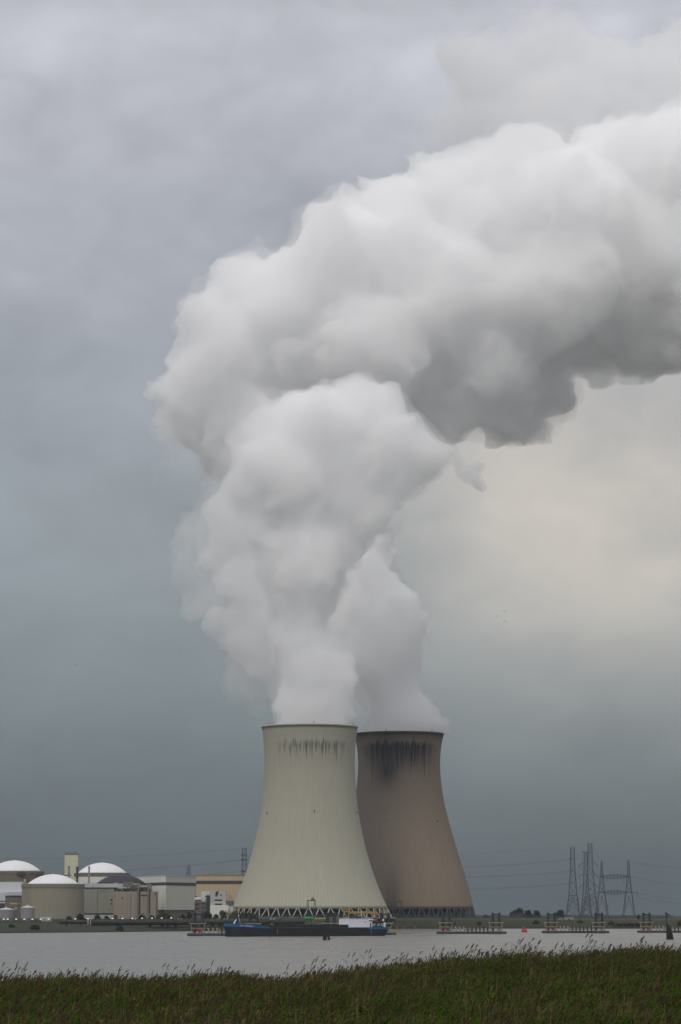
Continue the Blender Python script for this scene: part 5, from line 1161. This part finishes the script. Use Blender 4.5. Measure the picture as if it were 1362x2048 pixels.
plume_parts(pa, (('column', col_a, M_HEAD, Y1, dict(seed=3, amps=((30, 5), (13, 6.0), (6.5, 4.0)), warp=((60, 12), (24, 9), (10, 5)), voxel=2.2)), ('head', head_a, M_HEAD, Y1, dict(seed=4, voxel=2.3, warp=((60, 14), (26, 9), (11, 6)), amps=((32, 6), (14, 7), (6.5, 5.0)))),
                 ('mist', col_a[2:] + head_a, M_MIST, Y1, dict(seed=14, grand=0, fray=9, grow=2, amps=((20, 5), (9, 3)), voxel=3.4))))
pb = thing('steam_plume', 'huge grey white steam cloud leaning right, fed by the brown rear cooling tower', 'steam plume', at(799, 1470, Y2), 'steam plumes')
stem_b = [(799,1500,70,0),(800,1470,80,0),(803,1442,86,0),(792,1405,70,0),(778,1370,76,0),(772,1335,82,0),(776,1300,82,0),(780,1262,78,0),
          (772,1225,76,0),(752,1190,72,0),(735,1160,66,0),(720,1120,66,0),(735,1080,60,0),(745,1045,50,0),(760,1110,40,0),(730,1010,60,0),(740,960,74,0),(690,1230,60,20),(690,1170,60,20),(690,1320,60,20)]
left_b = [(690,1120,66,30),(690,1060,66,30),(690,1000,66,30),(640,1180,60,40),(765,1105,36,10),(775,1040,32,10),
          (458,1258,42,-20),(500,1292,54,0),(525,1340,46,0),(545,1378,36,0),(495,1235,46,0),(560,1240,66,0),(520,1180,66,0),(570,1320,64,0),(560,1390,40,0),
          (450,1090,64,0),(490,1040,74,0),(520,1110,76,0),(418,1120,42,0),(560,1150,76,0),(500,960,66,0),(560,1050,80,0),(440,1010,46,0),(470,1160,50,0)]
wisp_b = [(385,1200,34,0),(420,1190,50,0),(400,1130,52,0),(460,1200,66,0),(370,1150,28,0),(430,1060,56,0),(352,1160,20,0),(480,1310,66,0),(440,1000,52,0),(395,1075,36,0),(365,1215,20,0),(500,1360,50,0),(330,930,40,0),(350,880,50,0),(320,850,36,0)]
big_b = [(405,765,92),(385,840,72),(425,885,60),(430,660,88),(500,585,95),(492,545,62),(570,600,115),(600,700,130),(500,760,120),(455,710,105),
         (470,840,95),(560,860,95),(440,930,36),
         (700,520,130),(655,455,66),(715,430,70),(790,405,84),(850,360,62),(900,400,100),(800,550,150),(750,690,150),(900,600,170),(1000,480,150),
         (940,345,56),(1050,340,105),(1150,420,150),(1240,345,130),(1350,320,125),(1100,590,170),(1250,530,190),(1400,480,220),
         (950,770,108),(1030,815,82),(1075,780,88),(880,830,64),(1000,690,140),(1170,660,90),(1290,640,112),(1420,620,130),(1550,560,230),(1700,450,280),
         (1200,695,74),(1285,685,84),(1375,680,90),(1150,715,46),(1450,680,96),(1480,340,170),(840,740,110),(700,800,110),(900,870,44),(1060,865,40),(1000,868,42)]
torn_b = [(960,935,14,0),(925,955,14,0),(935,945,26,0),(950,965,20,0),(920,920,16,0),(945,930,20,0),(905,905,16,0)]
veil = [(850,275,40),(880,262,60),(930,230,78),(990,150,115),(1060,110,100),(1140,130,110),(1220,160,100),(1100,230,125),(1280,240,120),(1400,220,130),(1000,260,95),(1500,180,170),(1360,130,110),(1440,60,120)]
plume_parts(pb, (('stem', stem_b, M_STEAM, Y2, dict(seed=5, amps=((30, 5), (13, 6.0), (6.5, 4.0)), warp=((60, 12), (24, 9), (10, 5)), voxel=2.3)),
                 ('side_billow', left_b, M_SIDE, Y2 + 20, dict(seed=6, amps=((40, 9), (16, 7), (7, 4.2)), voxel=2.6)),
                 ('wisp', wisp_b, M_WISP, Y2 + 30, dict(seed=7, fray=14, grow=0, amps=((24, 9), (10, 4)), voxel=3.2)),
                 ('cloud_head', big_b, M_CLOUD, Y2 + 60, dict(seed=8, amps=((50, 9), (19, 8), (8.5, 5.5)), voxel=2.6)),
                 ('mist', stem_b[3:] + left_b + big_b[:38], M_MIST, Y2 + 60, dict(seed=15, grand=0, fray=16, grow=1, amps=((26, 8), (11, 4)), voxel=4.2)),
                 ('torn_puff', torn_b, M_STEAM, Y2 + 20, dict(seed=9, amps=((24, 5), (9, 4), (4.5, 2.5)), warp=((30, 10), (12, 7), (6, 4)), voxel=1.6)),
                 ('veil', veil, M_VEIL, Y2 + 160, dict(seed=10, fray=12, grow=0, amps=((50, 12), (22, 8), (10, 4.5)), voxel=3.6))))

# ------------------------------------------------------------------ the damp air over the estuary
hz = MB().box(-3800, -300, -4, 3800, 8600, 1250).build('haze', None); tag(hz, 'thin damp haze over the estuary', 'haze', kind='stuff')
t = NT('haze_air'); v = t.n('ShaderNodeVolumePrincipled', {'Color': (0.82, 0.88, 0.94, 1), 'Density': 0.00002, 'Anisotropy': 0.2}); t.t.links.new(v.outputs[0], t.out.inputs['Volume'])
hz.data.materials.append(t.m); hz.visible_shadow = True
